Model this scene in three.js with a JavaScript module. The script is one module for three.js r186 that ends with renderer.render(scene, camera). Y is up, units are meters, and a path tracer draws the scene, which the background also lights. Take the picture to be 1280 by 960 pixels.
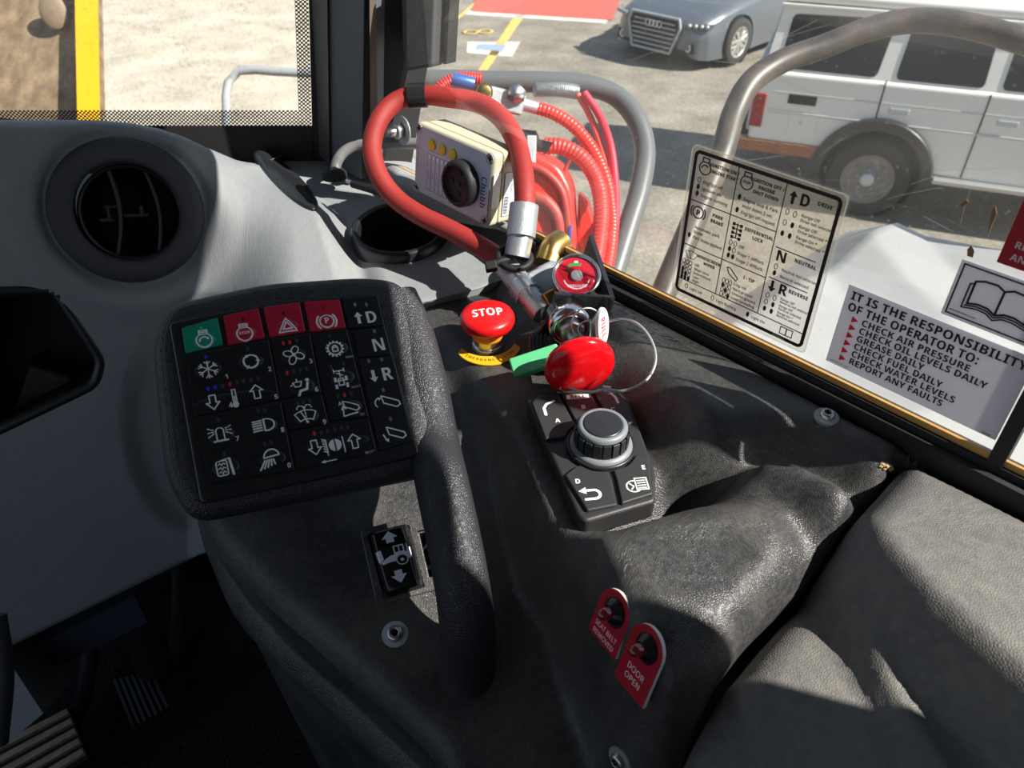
import * as THREE from 'three';
import { RoundedBoxGeometry } from 'three/addons/geometries/RoundedBoxGeometry.js';
import { mergeGeometries, mergeVertices, toCreasedNormals } from 'three/addons/utils/BufferGeometryUtils.js';

// ---------- camera, sky, sun, exposure ----------
const V = (x, y, z) => new THREE.Vector3(x, y, z), V2 = (x, y) => new THREE.Vector2(x, y);
const EYE = 3.45, PITCH = 38 * Math.PI / 180, FOCAL = 963;
const scene = new THREE.Scene();
const camera = new THREE.PerspectiveCamera(2 * Math.atan(480 / FOCAL) * 180 / Math.PI, 1280 / 960, 0.02, 200);
camera.position.set(0, EYE, 0); camera.rotation.set(-PITCH, 0, 0); camera.focus = 0.56; camera.userData.fStop = 15;
const renderer = new THREE.WebGLRenderer({ antialias: true });
renderer.toneMapping = THREE.LinearToneMapping; renderer.toneMappingExposure = 1.3;
renderer.shadowMap.enabled = true;
const SUN = V(0.705, 0.664, 0.248).normalize();
const sun = new THREE.DirectionalLight(new THREE.Color(1, 0.945, 0.86), 8.3);
sun.position.copy(SUN).multiplyScalar(30).add(V(0, EYE, 0)); sun.target.position.set(0, EYE - 0.3, -0.5); sun.name = 'sun_light';
sun.castShadow = true; sun.shadow.mapSize.set(4096, 4096); Object.assign(sun.shadow.camera, { left: -12, right: 12, top: 12, bottom: -12, near: 1, far: 70 });
scene.add(sun, sun.target);
{ // clear, slightly hazy sky, paler towards the horizon and warmer around the sun
  const W = 256, H = 128, d = new Float32Array(W * H * 4);
  for (let j = 0; j < H; j++) for (let i = 0; i < W; i++) {
    const up = ((j + 0.5) / H - 0.5) * Math.PI, az = ((i + 0.5) / W - 0.5) * 2 * Math.PI, y = Math.sin(up), c = Math.cos(up) * (Math.cos(az) * SUN.x + Math.sin(az) * SUN.z) + y * SUN.y;
    const t = Math.pow(Math.max(0, y), 0.45), g = 0.35 * Math.pow(Math.max(0, c), 6), k = 4 * (j * W + i);
    d[k] = 0.92 - 0.56 * t + g; d[k + 1] = 0.97 - 0.42 * t + g * 0.95; d[k + 2] = 1.02 - 0.16 * t + g * 0.85; d[k + 3] = 1;
    if (y < 0) { d[k] = 0.5; d[k + 1] = 0.48; d[k + 2] = 0.44; }
  }
  const t = new THREE.DataTexture(d, W, H, THREE.RGBAFormat, THREE.FloatType); t.mapping = THREE.EquirectangularReflectionMapping; t.magFilter = THREE.LinearFilter; t.needsUpdate = true;
  scene.background = t; scene.environment = t; scene.backgroundIntensity = scene.environmentIntensity = 0.52;
}

// ---------- helpers ----------
const CAM = V(0, EYE, 0), FWD = V(0, -Math.sin(PITCH), -Math.cos(PITCH)), UPV = V(0, Math.cos(PITCH), -Math.sin(PITCH)), RGT = V(1, 0, 0);
const CR = V(0.734, 0, -0.679).normalize(), CF = V(-0.679, 0, -0.734).normalize(), YUP = V(0, 1, 0);   // the cab's right and forward
const ray = (x, y) => V(0, 0, 0).addScaledVector(RGT, (x - 640) / FOCAL).addScaledVector(UPV, (480 - y) / FOCAL).add(FWD);
const atD = (x, y, d) => ray(x, y).multiplyScalar(d).add(CAM);
const atH = (x, y, h) => { const r = ray(x, y); return r.multiplyScalar(-h / r.y).add(CAM); };
const atU = (x, y, u = 0.408) => { const r = ray(x, y); return r.multiplyScalar(u / r.dot(CR)).add(CAM); };
const atG = (x, y, h = 0) => atH(x, y, EYE - h);
const cab = (u, y, w) => V(0, EYE + y, 0).addScaledVector(CR, u).addScaledVector(CF, w);
const lerp = (a, b, t) => a + (b - a) * t, clamp = (x, a = 0, b = 1) => Math.min(b, Math.max(a, x));
const smooth = (a, b, x) => { const t = clamp((x - a) / (b - a)); return t * t * (3 - 2 * t); };
let seed = 7; const rnd = () => { seed = (seed * 1664525 + 1013904223) >>> 0; return seed / 4294967296; };
const interp = (table, x) => { if (x <= table[0][0]) return table[0][1]; for (let i = 1; i < table.length; i++) if (x <= table[i][0]) { const [a, p] = table[i - 1], [b, q] = table[i]; return lerp(p, q, (x - a) / (b - a)); } return table.at(-1)[1]; };
function frame(o, n, xh) {                       // a local frame: z along n, x along xh as far as it goes
  const ez = n.clone().normalize(), ex = xh.clone().addScaledVector(ez, -xh.dot(ez)).normalize(), ey = ez.clone().cross(ex);
  const m = new THREE.Matrix4().makeBasis(ex, ey, ez).setPosition(o);
  return { o: o.clone(), ex, ey, ez, m,
    hit(x, y, off = 0) { const r = ray(x, y), p = o.clone().addScaledVector(ez, off), t = p.sub(CAM).dot(ez) / r.dot(ez), q = r.multiplyScalar(t).add(CAM).sub(o); return V2(q.dot(ex), q.dot(ey)); },
    pt(a, b, c = 0) { return o.clone().addScaledVector(ex, a).addScaledVector(ey, b).addScaledVector(ez, c); } };
}
const put = (g, fr) => { g.applyMatrix4(fr.m ?? fr); return g; };
function quadFrame(c, w) {                        // the rectangle of width w whose corners (TL, TR, BR, BL) fall on those pixels
  const r = c.map((p) => ray(...p));
  const det = (a, b, d) => a.dot(b.clone().cross(d));
  const d = [det(r[1], r[2], r[3]), det(r[0], r[2], r[3]), det(r[0], r[1], r[3]), det(r[0], r[1], r[2])];
  const p = r.map((q, i) => q.multiplyScalar(Math.abs(d[i])));
  const k = w / p[1].distanceTo(p[0]); p.forEach((q) => q.multiplyScalar(k).add(CAM));
  const ex = p[1].clone().sub(p[0]), ey = p[0].clone().sub(p[3]), n = ex.clone().cross(ey).normalize();
  const fr = frame(p[3], n, ex); fr.w = w; fr.h = (ey.length() + p[1].distanceTo(p[2])) / 2; return fr;
}
function names() { const used = {}; return (n) => { used[n] = (used[n] ?? -1) + 1; return used[n] ? `${n}_${String(used[n]).padStart(3, '0')}` : n; }; }
const numbered = names(), all = [];
function thing(name, label, category, group) { const g = new THREE.Group(); g.name = numbered(name); g.userData = { label, category }; if (group) g.userData.group = group; scene.add(g); all.push(g); return g; }
function struct(name, geo, mat, label) { const m = new THREE.Mesh(geo, mat); m.name = numbered(name); m.userData = { kind: 'structure' }; if (label) m.userData.label = label; scene.add(m); all.push(m); return m; }
function part(parent, name, geo, mat, label) { const m = new THREE.Mesh(Array.isArray(geo) ? merge(geo) : geo, mat); m.name = name; if (label) m.userData.label = label; parent.add(m); return m; }
function merge(list) { const l = list.map((g) => { const h = g.index ? g.toNonIndexed() : g; for (const k of Object.keys(h.attributes)) if (!['position', 'normal', 'uv'].includes(k)) h.deleteAttribute(k); return h; }); return mergeGeometries(l); }
// every top-level object gets its own origin, at the foot of what it holds
function rebase() {
  const done = new Set();
  for (const g of all) {
    const b = new THREE.Box3().setFromObject(g), c = V((b.min.x + b.max.x) / 2, b.min.y, (b.min.z + b.max.z) / 2);
    if (!isFinite(c.x)) continue;
    g.traverse((o) => { o.castShadow = o.receiveShadow = true; if (o.geometry && !done.has(o.geometry)) { done.add(o.geometry); o.geometry.translate(-c.x, -c.y, -c.z); } });
    g.position.copy(c);
  }
}
const box = (w, h, d, r = 0.001, s = 2) => r > 0 ? new RoundedBoxGeometry(w, h, d, s, Math.min(r, w / 2.01, h / 2.01, d / 2.01)) : new THREE.BoxGeometry(w, h, d);
const shift = (g, x, y, z) => g.translate(x, y, z);
const shapeOf = (pts) => new THREE.Shape(pts.map((p) => V2(p.x ?? p[0], p.y ?? p[1])));
function slab(pts, depth, bevel = 0.0006, holes = [], seg = 2) {   // an outline with thickness, top face at z = 0
  const s = pts instanceof THREE.Shape ? pts : shapeOf(pts); for (const h of holes) s.holes.push(new THREE.Path((h.getPoints ? h.getPoints(24) : h).map((p) => V2(p.x ?? p[0], p.y ?? p[1]))));
  const g = new THREE.ExtrudeGeometry(s, { depth: Math.max(1e-5, depth - bevel * 2), bevelEnabled: bevel > 0, bevelThickness: bevel, bevelSize: bevel, bevelOffset: -bevel, bevelSegments: seg, curveSegments: 20 });
  return g.translate(0, 0, -depth + bevel);
}
function rrect(x0, y0, x1, y1, r) { const s = new THREE.Shape(); s.moveTo(x0 + r, y0); s.lineTo(x1 - r, y0); s.quadraticCurveTo(x1, y0, x1, y0 + r); s.lineTo(x1, y1 - r); s.quadraticCurveTo(x1, y1, x1 - r, y1); s.lineTo(x0 + r, y1); s.quadraticCurveTo(x0, y1, x0, y1 - r); s.lineTo(x0, y0 + r); s.quadraticCurveTo(x0, y0, x0 + r, y0); return s; }
function roundPoly(pts, r, n = 5) {               // corners of a polygon rounded with radius r
  const out = []; const N = pts.length, P = pts.map((p) => V2(p.x ?? p[0], p.y ?? p[1]));
  for (let i = 0; i < N; i++) {
    const a = P[(i + N - 1) % N], b = P[i], c = P[(i + 1) % N], ra = Math.min(r, a.distanceTo(b) * 0.45), rc = Math.min(r, c.distanceTo(b) * 0.45);
    const p = b.clone().lerp(a, ra / a.distanceTo(b)), q = b.clone().lerp(c, rc / c.distanceTo(b));
    for (let k = 0; k <= n; k++) { const t = k / n; out.push(V2((1 - t) ** 2 * p.x + 2 * t * (1 - t) * b.x + t * t * q.x, (1 - t) ** 2 * p.y + 2 * t * (1 - t) * b.y + t * t * q.y)); }
  }
  return out;
}
// turned around the frame's z axis: profile of [radius, z]
const lathe = (prof, seg = 48) => new THREE.LatheGeometry(prof.map((p) => V2(Math.max(p[0], 1e-5), p[1])), seg).rotateX(Math.PI / 2);
const curve = (pts, tension = 0.5, closed = false) => new THREE.CatmullRomCurve3(pts, closed, 'centripetal', tension);
function tube(pts, r, { seg = 80, rad = 14, closed = false, rf = null, caps = true } = {}) {
  const c = pts.isCurve ? pts : curve(pts, 0.5, closed), g = new THREE.TubeGeometry(c, seg, r, rad, closed), L = c.getLength();
  if (rf) { const p = g.attributes.position, fr = c.getSpacedPoints(seg); for (let i = 0; i <= seg; i++) for (let j = 0; j <= rad; j++) { const k = i * (rad + 1) + j, q = V(p.getX(k), p.getY(k), p.getZ(k)).sub(fr[i]).multiplyScalar(rf(i / seg, j / rad)).add(fr[i]); p.setXYZ(k, q.x, q.y, q.z); } g.computeVertexNormals(); }
  const uv = g.attributes.uv; for (let i = 0; i < uv.count; i++) uv.setXY(i, uv.getX(i) * L, uv.getY(i) * 2 * Math.PI * r);
  if (!caps || closed) return g;
  const out = [g]; for (const e of [0, 1]) { const t = c.getTangentAt(e), k = rf ? rf(e, 0) : 1; const d = new THREE.CircleGeometry(r * k, rad); const q = new THREE.Quaternion().setFromUnitVectors(V(0, 0, e ? 1 : -1), e ? t : t.clone()); d.applyQuaternion(e ? q : new THREE.Quaternion().setFromUnitVectors(V(0, 0, 1), t.clone().negate())); const p = c.getPointAt(e); d.translate(p.x, p.y, p.z); out.push(d); }
  return merge(out);
}
function grid(nu, nv, fn, { uvs = 1, keep = null } = {}) {   // a sheet from fn(i, j) -> Vector3; keep(i, j) says whether a cell stays
  const pos = [], uv = [], idx = [];
  for (let j = 0; j <= nv; j++) for (let i = 0; i <= nu; i++) { const p = fn(i, j); pos.push(p.x, p.y, p.z); uv.push(p.u ?? i / nu * uvs, p.v ?? j / nv * uvs); }
  for (let j = 0; j < nv; j++) for (let i = 0; i < nu; i++) { if (keep && !keep(i, j)) continue; const a = j * (nu + 1) + i, b = a + 1, c = a + nu + 1, d = c + 1; idx.push(a, c, b, b, c, d); }
  const g = new THREE.BufferGeometry(); g.setAttribute('position', new THREE.Float32BufferAttribute(pos, 3)); g.setAttribute('uv', new THREE.Float32BufferAttribute(uv, 2)); g.setIndex(idx); g.computeVertexNormals(); return g;
}
function solid(pts, faces) { const pos = [], uv = []; for (const f of faces) for (let k = 1; k < f.length - 1; k++) for (const i of [f[0], f[k], f[k + 1]]) { pos.push(pts[i].x, pts[i].y, pts[i].z); uv.push(pts[i].x + pts[i].z, pts[i].y); } const g = new THREE.BufferGeometry(); g.setAttribute('position', new THREE.Float32BufferAttribute(pos, 3)); g.setAttribute('uv', new THREE.Float32BufferAttribute(uv, 2)); g.computeVertexNormals(); return g; }
const hexa = (a, b) => solid([...a, ...b], [[3, 2, 1, 0], [4, 5, 6, 7], [0, 1, 5, 4], [1, 2, 6, 5], [2, 3, 7, 6], [3, 0, 4, 7]]);   // two quads joined
const cabBox = (u0, u1, y0, y1, w0, w1) => hexa([cab(u0, y0, w0), cab(u1, y0, w0), cab(u1, y1, w0), cab(u0, y1, w0)].map((p) => p), [cab(u0, y0, w1), cab(u1, y0, w1), cab(u1, y1, w1), cab(u0, y1, w1)]);
function inPoly(x, y, P) { let s = false; for (let i = 0, j = P.length - 1; i < P.length; j = i++) { const a = P[i], b = P[j]; if ((a.y > y) !== (b.y > y) && x < (b.x - a.x) * (y - a.y) / (b.y - a.y) + a.x) s = !s; } return s; }
function sdPoly(x, y, P) { let d = 1e9; for (let i = 0, j = P.length - 1; i < P.length; j = i++) { const a = P[i], b = P[j], ex = b.x - a.x, ey = b.y - a.y, t = clamp(((x - a.x) * ex + (y - a.y) * ey) / (ex * ex + ey * ey)); d = Math.min(d, Math.hypot(x - a.x - t * ex, y - a.y - t * ey)); } return inPoly(x, y, P) ? -d : d; }

// ---------- textures and materials ----------
function noiseGrid(n, cells, s) { seed = s; const g = Float32Array.from({ length: cells * cells }, rnd), o = new Float32Array(n * n); for (let y = 0; y < n; y++) for (let x = 0; x < n; x++) { const u = x / n * cells, v = y / n * cells, i = Math.floor(u), j = Math.floor(v), a = u - i, b = v - j, sa = a * a * (3 - 2 * a), sb = b * b * (3 - 2 * b), I = (i + 1) % cells, J = (j + 1) % cells; o[y * n + x] = lerp(lerp(g[j * cells + i], g[j * cells + I], sa), lerp(g[J * cells + i], g[J * cells + I], sa), sb); } return o; }
function fbm(n, base, oct, s, gain = 0.55) { const o = new Float32Array(n * n); let a = 1, t = 0; for (let k = 0; k < oct; k++) { const g = noiseGrid(n, Math.min(n / 2, base * 2 ** k), s + k * 31); for (let i = 0; i < o.length; i++) o[i] += a * g[i]; t += a; a *= gain; } for (let i = 0; i < o.length; i++) o[i] /= t; return o; }
function pebble(n, cells, s) { seed = s; const P = []; for (let i = 0; i < cells * cells; i++) P.push([rnd(), rnd()]); const o = new Float32Array(n * n); for (let y = 0; y < n; y++) for (let x = 0; x < n; x++) { const u = x / n * cells, v = y / n * cells, i = Math.floor(u), j = Math.floor(v); let d1 = 9, d2 = 9; for (let b = -1; b < 2; b++) for (let a = -1; a < 2; a++) { const p = P[((j + b + cells) % cells) * cells + (i + a + cells) % cells], d = Math.hypot(i + a + p[0] - u, j + b + p[1] - v); if (d < d1) { d2 = d1; d1 = d; } else if (d < d2) d2 = d; } o[y * n + x] = clamp((d2 - d1) * 1.6); } return o; }
function dataTex(n, fn, srgb, rep = 1) { const d = new Uint8Array(n * n * 4); for (let i = 0; i < n * n; i++) { const c = fn(i, i % n, Math.floor(i / n)); d[i * 4] = clamp(c[0]) * 255; d[i * 4 + 1] = clamp(c[1] ?? c[0]) * 255; d[i * 4 + 2] = clamp(c[2] ?? c[0]) * 255; d[i * 4 + 3] = clamp(c[3] ?? 1) * 255; } const t = new THREE.DataTexture(d, n, n); t.wrapS = t.wrapT = THREE.RepeatWrapping; t.magFilter = THREE.LinearFilter; t.minFilter = THREE.LinearMipmapLinearFilter; t.generateMipmaps = true; if (srgb) t.colorSpace = THREE.SRGBColorSpace; t.repeat.set(rep, rep); t.needsUpdate = true; return t; }
const again = (t, r) => { const c = t.clone(); c.repeat.set(r, r); c.needsUpdate = true; return c; };
const pebA = pebble(512, 48, 3), fbmA = fbm(512, 6, 6, 11), fbmB = fbm(512, 4, 5, 77), speck = fbm(512, 128, 2, 5);
const T_pebble = dataTex(512, (i) => [pebA[i] * 0.75 + speck[i] * 0.25]);
const T_grain = dataTex(512, (i) => [speck[i]]);
const T_cloud = dataTex(512, (i) => [0.55 + 0.9 * (fbmA[i] - 0.5) + 0.5 * (fbmB[i] - 0.5)]);
const lin = (r, g, b) => new THREE.Color().setRGB(r, g, b);
const mat = (o) => new THREE.MeshStandardMaterial({ roughness: 0.5, side: THREE.DoubleSide, ...o });
const phys = (o) => new THREE.MeshPhysicalMaterial({ roughness: 0.5, side: THREE.DoubleSide, ...o });
const dustMap = (lo, hi, rep, k = 1.6) => { const a = dataTex(512, (i) => { const t = clamp(0.5 + (fbmA[i] - 0.5) * k + (speck[i] - 0.5) * 0.5 * k); return [0, 1, 2].map((c) => Math.pow(lerp(lo[c], hi[c], t), 1 / 2.2)); }, true, rep); return a; };
const M = {
  black: mat({ map: dustMap([0.021, 0.022, 0.0245], [0.082, 0.079, 0.071], 4), roughness: 0.40, bumpMap: again(T_pebble, 17), bumpScale: 0.00022 }),
  pod: mat({ color: lin(0.021, 0.022, 0.026), roughness: 0.44, bumpMap: again(T_pebble, 15), bumpScale: 0.0004 }),
  grey: mat({ map: dustMap([0.25, 0.265, 0.285], [0.31, 0.32, 0.325], 3, 1.2), roughness: 0.62, bumpMap: again(T_pebble, 16), bumpScale: 0.00012 }),
  seatgrey: mat({ map: dustMap([0.095, 0.094, 0.092], [0.175, 0.165, 0.142], 2.2), roughness: 0.58, bumpMap: again(T_pebble, 14), bumpScale: 0.0002 }),
  bezel: mat({ color: lin(0.055, 0.057, 0.064), roughness: 0.55, bumpMap: again(T_grain, 30), bumpScale: 0.0001 }),
  smooth: mat({ color: lin(0.017, 0.018, 0.021), roughness: 0.35 }),
  dark: mat({ color: lin(0.008, 0.008, 0.009), roughness: 0.6 }),
  rubber: mat({ color: lin(0.012, 0.012, 0.013), roughness: 0.7 }),
  mat: mat({ color: lin(0.01, 0.01, 0.011), roughness: 0.75, bumpMap: again(T_pebble, 3), bumpScale: 0.002 }),
  steel: mat({ color: lin(0.55, 0.55, 0.55), metalness: 1, roughness: 0.34 }),
  zinc: mat({ color: lin(0.50, 0.53, 0.56), metalness: 0.65, roughness: 0.42, bumpMap: again(T_grain, 20), bumpScale: 0.0002 }),
  chrome: mat({ color: lin(0.72, 0.72, 0.72), metalness: 1, roughness: 0.14 }),
  brass: mat({ color: lin(0.55, 0.36, 0.12), metalness: 1, roughness: 0.3 }),
  socket: mat({ color: lin(0.03, 0.03, 0.03), metalness: 0.6, roughness: 0.5 }),
  red: mat({ color: lin(0.62, 0.012, 0.012), roughness: 0.3 }),
  redhose: mat({ color: lin(0.34, 0.026, 0.022), roughness: 0.55, bumpMap: again(T_grain, 25), bumpScale: 0.0002 }),
  outred: mat({ color: lin(0.66, 0.035, 0.025), roughness: 0.4 }),
  pinkhose: mat({ color: lin(0.75, 0.12, 0.10), roughness: 0.5 }),
  dullred: mat({ color: lin(0.35, 0.03, 0.025), roughness: 0.5 }),
  yellow: mat({ color: lin(0.85, 0.62, 0.03), roughness: 0.45 }),
  cream: mat({ color: lin(0.60, 0.56, 0.42), roughness: 0.5 }),
  white: mat({ color: lin(0.78, 0.78, 0.76), roughness: 0.45 }),
  green: mat({ color: lin(0.14, 0.62, 0.28), roughness: 0.4 }),
  knobgrey: mat({ color: lin(0.16, 0.18, 0.19), roughness: 0.42 }),
  pillar: mat({ color: lin(0.10, 0.107, 0.118), roughness: 0.5, bumpMap: again(T_cloud, 3), bumpScale: 0.0006 }),
  trim: mat({ color: lin(0.05, 0.047, 0.045), roughness: 0.55 }),
  shell: mat({ color: lin(0.16, 0.16, 0.165), roughness: 0.7 }),
  ceiling: mat({ color: lin(0.2, 0.2, 0.2), roughness: 0.8 }),
  rail: mat({ color: lin(0.11, 0.115, 0.12), roughness: 0.4 }),
  brownrail: mat({ map: dustMap([0.035, 0.033, 0.033], [0.11, 0.085, 0.065], 6), roughness: 0.45 }),
  glass: phys({ color: lin(0.94, 0.96, 0.95), transmission: 1, thickness: 0, roughness: 0, ior: 1.5 }),
  carwhite: mat({ color: lin(0.72, 0.71, 0.67), roughness: 0.35 }),
  cargrey: phys({ color: lin(0.10, 0.115, 0.135), metalness: 0.3, roughness: 0.35, clearcoat: 1, clearcoatRoughness: 0.05 }),
  carglass: mat({ color: lin(0.012, 0.014, 0.018), roughness: 0.08 }),
  tyre: mat({ color: lin(0.025, 0.025, 0.026), roughness: 0.85 }),
  alloy: mat({ color: lin(0.5, 0.49, 0.46), metalness: 0.7, roughness: 0.4 }),
  rust: mat({ map: dustMap([0.22, 0.075, 0.03], [0.45, 0.2, 0.1], 3), roughness: 0.7 }),
};
// canvas prints; the drawing function works in a box of w x h units with y down
function canvasTex(w, h, px, draw, srgb = true) { const c = document.createElement('canvas'); c.width = Math.round(w * px); c.height = Math.round(h * px); const x = c.getContext('2d'); x.scale(px, px); draw(x); const t = new THREE.CanvasTexture(c); if (srgb) t.colorSpace = THREE.SRGBColorSpace; t.anisotropy = 8; t.magFilter = THREE.LinearFilter; return t; }
// planar uv of a geometry in a frame's own x, y over the rectangle x0..x1, y0..y1 (apply before put)
function uvPlanar(g, x0, y0, x1, y1) { const p = g.attributes.position, uv = new Float32Array(p.count * 2); for (let i = 0; i < p.count; i++) { uv[2 * i] = (p.getX(i) - x0) / (x1 - x0); uv[2 * i + 1] = (p.getY(i) - y0) / (y1 - y0); } g.setAttribute('uv', new THREE.BufferAttribute(uv, 2)); return g; }
function uvMetres(g) { const p = g.attributes.position, n = g.attributes.normal, uv = new Float32Array(p.count * 2); for (let i = 0; i < p.count; i++) { const a = Math.abs(n.getX(i)), b = Math.abs(n.getY(i)), c = Math.abs(n.getZ(i)), x = p.getX(i), y = p.getY(i), z = p.getZ(i); if (b >= a && b >= c) { uv[2 * i] = x; uv[2 * i + 1] = z; } else if (a >= c) { uv[2 * i] = z; uv[2 * i + 1] = y; } else { uv[2 * i] = x; uv[2 * i + 1] = y; } } g.setAttribute('uv', new THREE.BufferAttribute(uv, 2)); return g; }

// ---------- the yard outside ----------
{
  const T_ground = dataTex(512, (i) => { const t = 0.50 + (fbmA[i] - 0.5) * 0.18 + (fbmB[i] - 0.5) * 0.16 + (speck[i] - 0.5) * 0.2; return [t, t * 0.95, t * 0.86]; }, true, 0.4);
  const T_slab = dataTex(512, (i) => { const t = 0.69 + (fbmA[i] - 0.5) * 0.22 + (speck[i] - 0.5) * 0.12; return [t, t * 0.945, t * 0.85]; }, true, 0.4);
  const g = new THREE.BoxGeometry(80, 0.3, 80).translate(0, -0.15, 0); uvMetres(g);
  struct('ground', g, mat({ map: T_ground, roughness: 0.9 }), 'grey tan asphalt yard');
  const flat = (px, h, depth) => { const pts = px.map((p) => atG(p[0], p[1], h)), s = slab(pts.map((p) => V2(p.x, -p.z)), depth, 0); s.rotateX(-Math.PI / 2).translate(0, h, 0); return uvMetres(s); };
  struct('concrete_pavement', flat([[-420, -60], [470, -60], [470, 260], [-420, 330]], 0.02, 0.02), mat({ map: T_slab, roughness: 0.9 }), 'pale concrete ground before the windscreen');
  struct('painted_pavement', flat([[590, 14], [765, 25], [800, -60], [608, -60]], 0.012, 0.012), mat({ color: lin(0.42, 0.09, 0.07), roughness: 0.9 }), 'red painted ground');
  const mark = (px, c, l) => struct('road_marking', flat(px, 0.008, 0.008), c, l);
  const yl = mat({ map: dustMap([0.5, 0.36, 0.1], [0.75, 0.5, 0.12], 2), roughness: 0.8 }), wl = mat({ map: dustMap([0.45, 0.43, 0.38], [0.62, 0.6, 0.55], 2), roughness: 0.8 });
  mark([[643, 20], [657, 17], [607, 90], [596, 90]], yl, 'yellow painted line');
  mark([[596, 0], [606, -6], [572, 24], [564, 28]], yl, 'yellow painted line');
  mark([[586, 13], [760, 24], [757, 29], [580, 18]], wl, 'white painted line');
  mark([[584, 52], [650, 52], [640, 71], [583, 66]], wl, 'white painted rectangle');
  struct('road_marking', flat([[597, 55], [633, 56], [628, 64], [594, 61]], 0.011, 0.011), mat({ color: lin(0.25, 0.32, 0.42), roughness: 0.8 }), 'blue painted panel');
  for (const c of [[588, 40], [606, 39]]) { const o = atG(c[0], c[1], 0.009); const r = new THREE.TorusGeometry(0.12, 0.035, 4, 20).rotateX(Math.PI / 2).scale(1, 0.1, 1).translate(o.x, o.y, o.z); struct('road_marking', r, yl, 'yellow painted ring'); }
}

// ---------- cab shell ----------
{
  struct('floor', uvMetres(cabBox(-1.05, 0.47, -1.0, -0.95, -0.75, 1.3)), M.mat);
  struct('ceiling', cabBox(-1.05, 0.47, 0.62, 0.7, -0.75, 1.25), M.ceiling);
  struct('wall_rear', cabBox(-1.05, 0.47, -1.0, 0.7, -0.8, -0.74), M.shell);
  struct('wall_right', uvMetres(merge([cabBox(0.415, 0.425, -1.0, -0.325, -0.75, 0.72), hexa([[0.41, -0.75], [0.425, -0.75], [0.425, 0.72], [0.41, 0.72]].map(([u, w]) => cab(u, 0.125 - 0.2 * w, w)), [[0.41, -0.75], [0.425, -0.75], [0.425, 0.72], [0.41, 0.72]].map(([u, w]) => cab(u, 0.7, w))), cabBox(0.41, 0.425, -0.32, 0.25, -0.75, -0.30)])), M.shell);
  struct('wall_left', merge([cabBox(-1.05, -1.0, -1.0, -0.45, -0.75, 1.25), cabBox(-1.05, -1.0, 0.4, 0.7, -0.75, 1.25)]), M.shell);
  struct('wall_front', hexa([cab(-1.05, -1.0, 1.25), cab(0.2, -1.0, 1.25), cab(0.45, -1.0, 0.74), cab(-1.05, -1.0, 1.3)], [cab(-1.05, -0.36, 1.25), cab(0.2, -0.36, 1.25), cab(0.45, -0.36, 0.74), cab(-1.05, -0.36, 1.3)]), M.dark);
}

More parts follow.
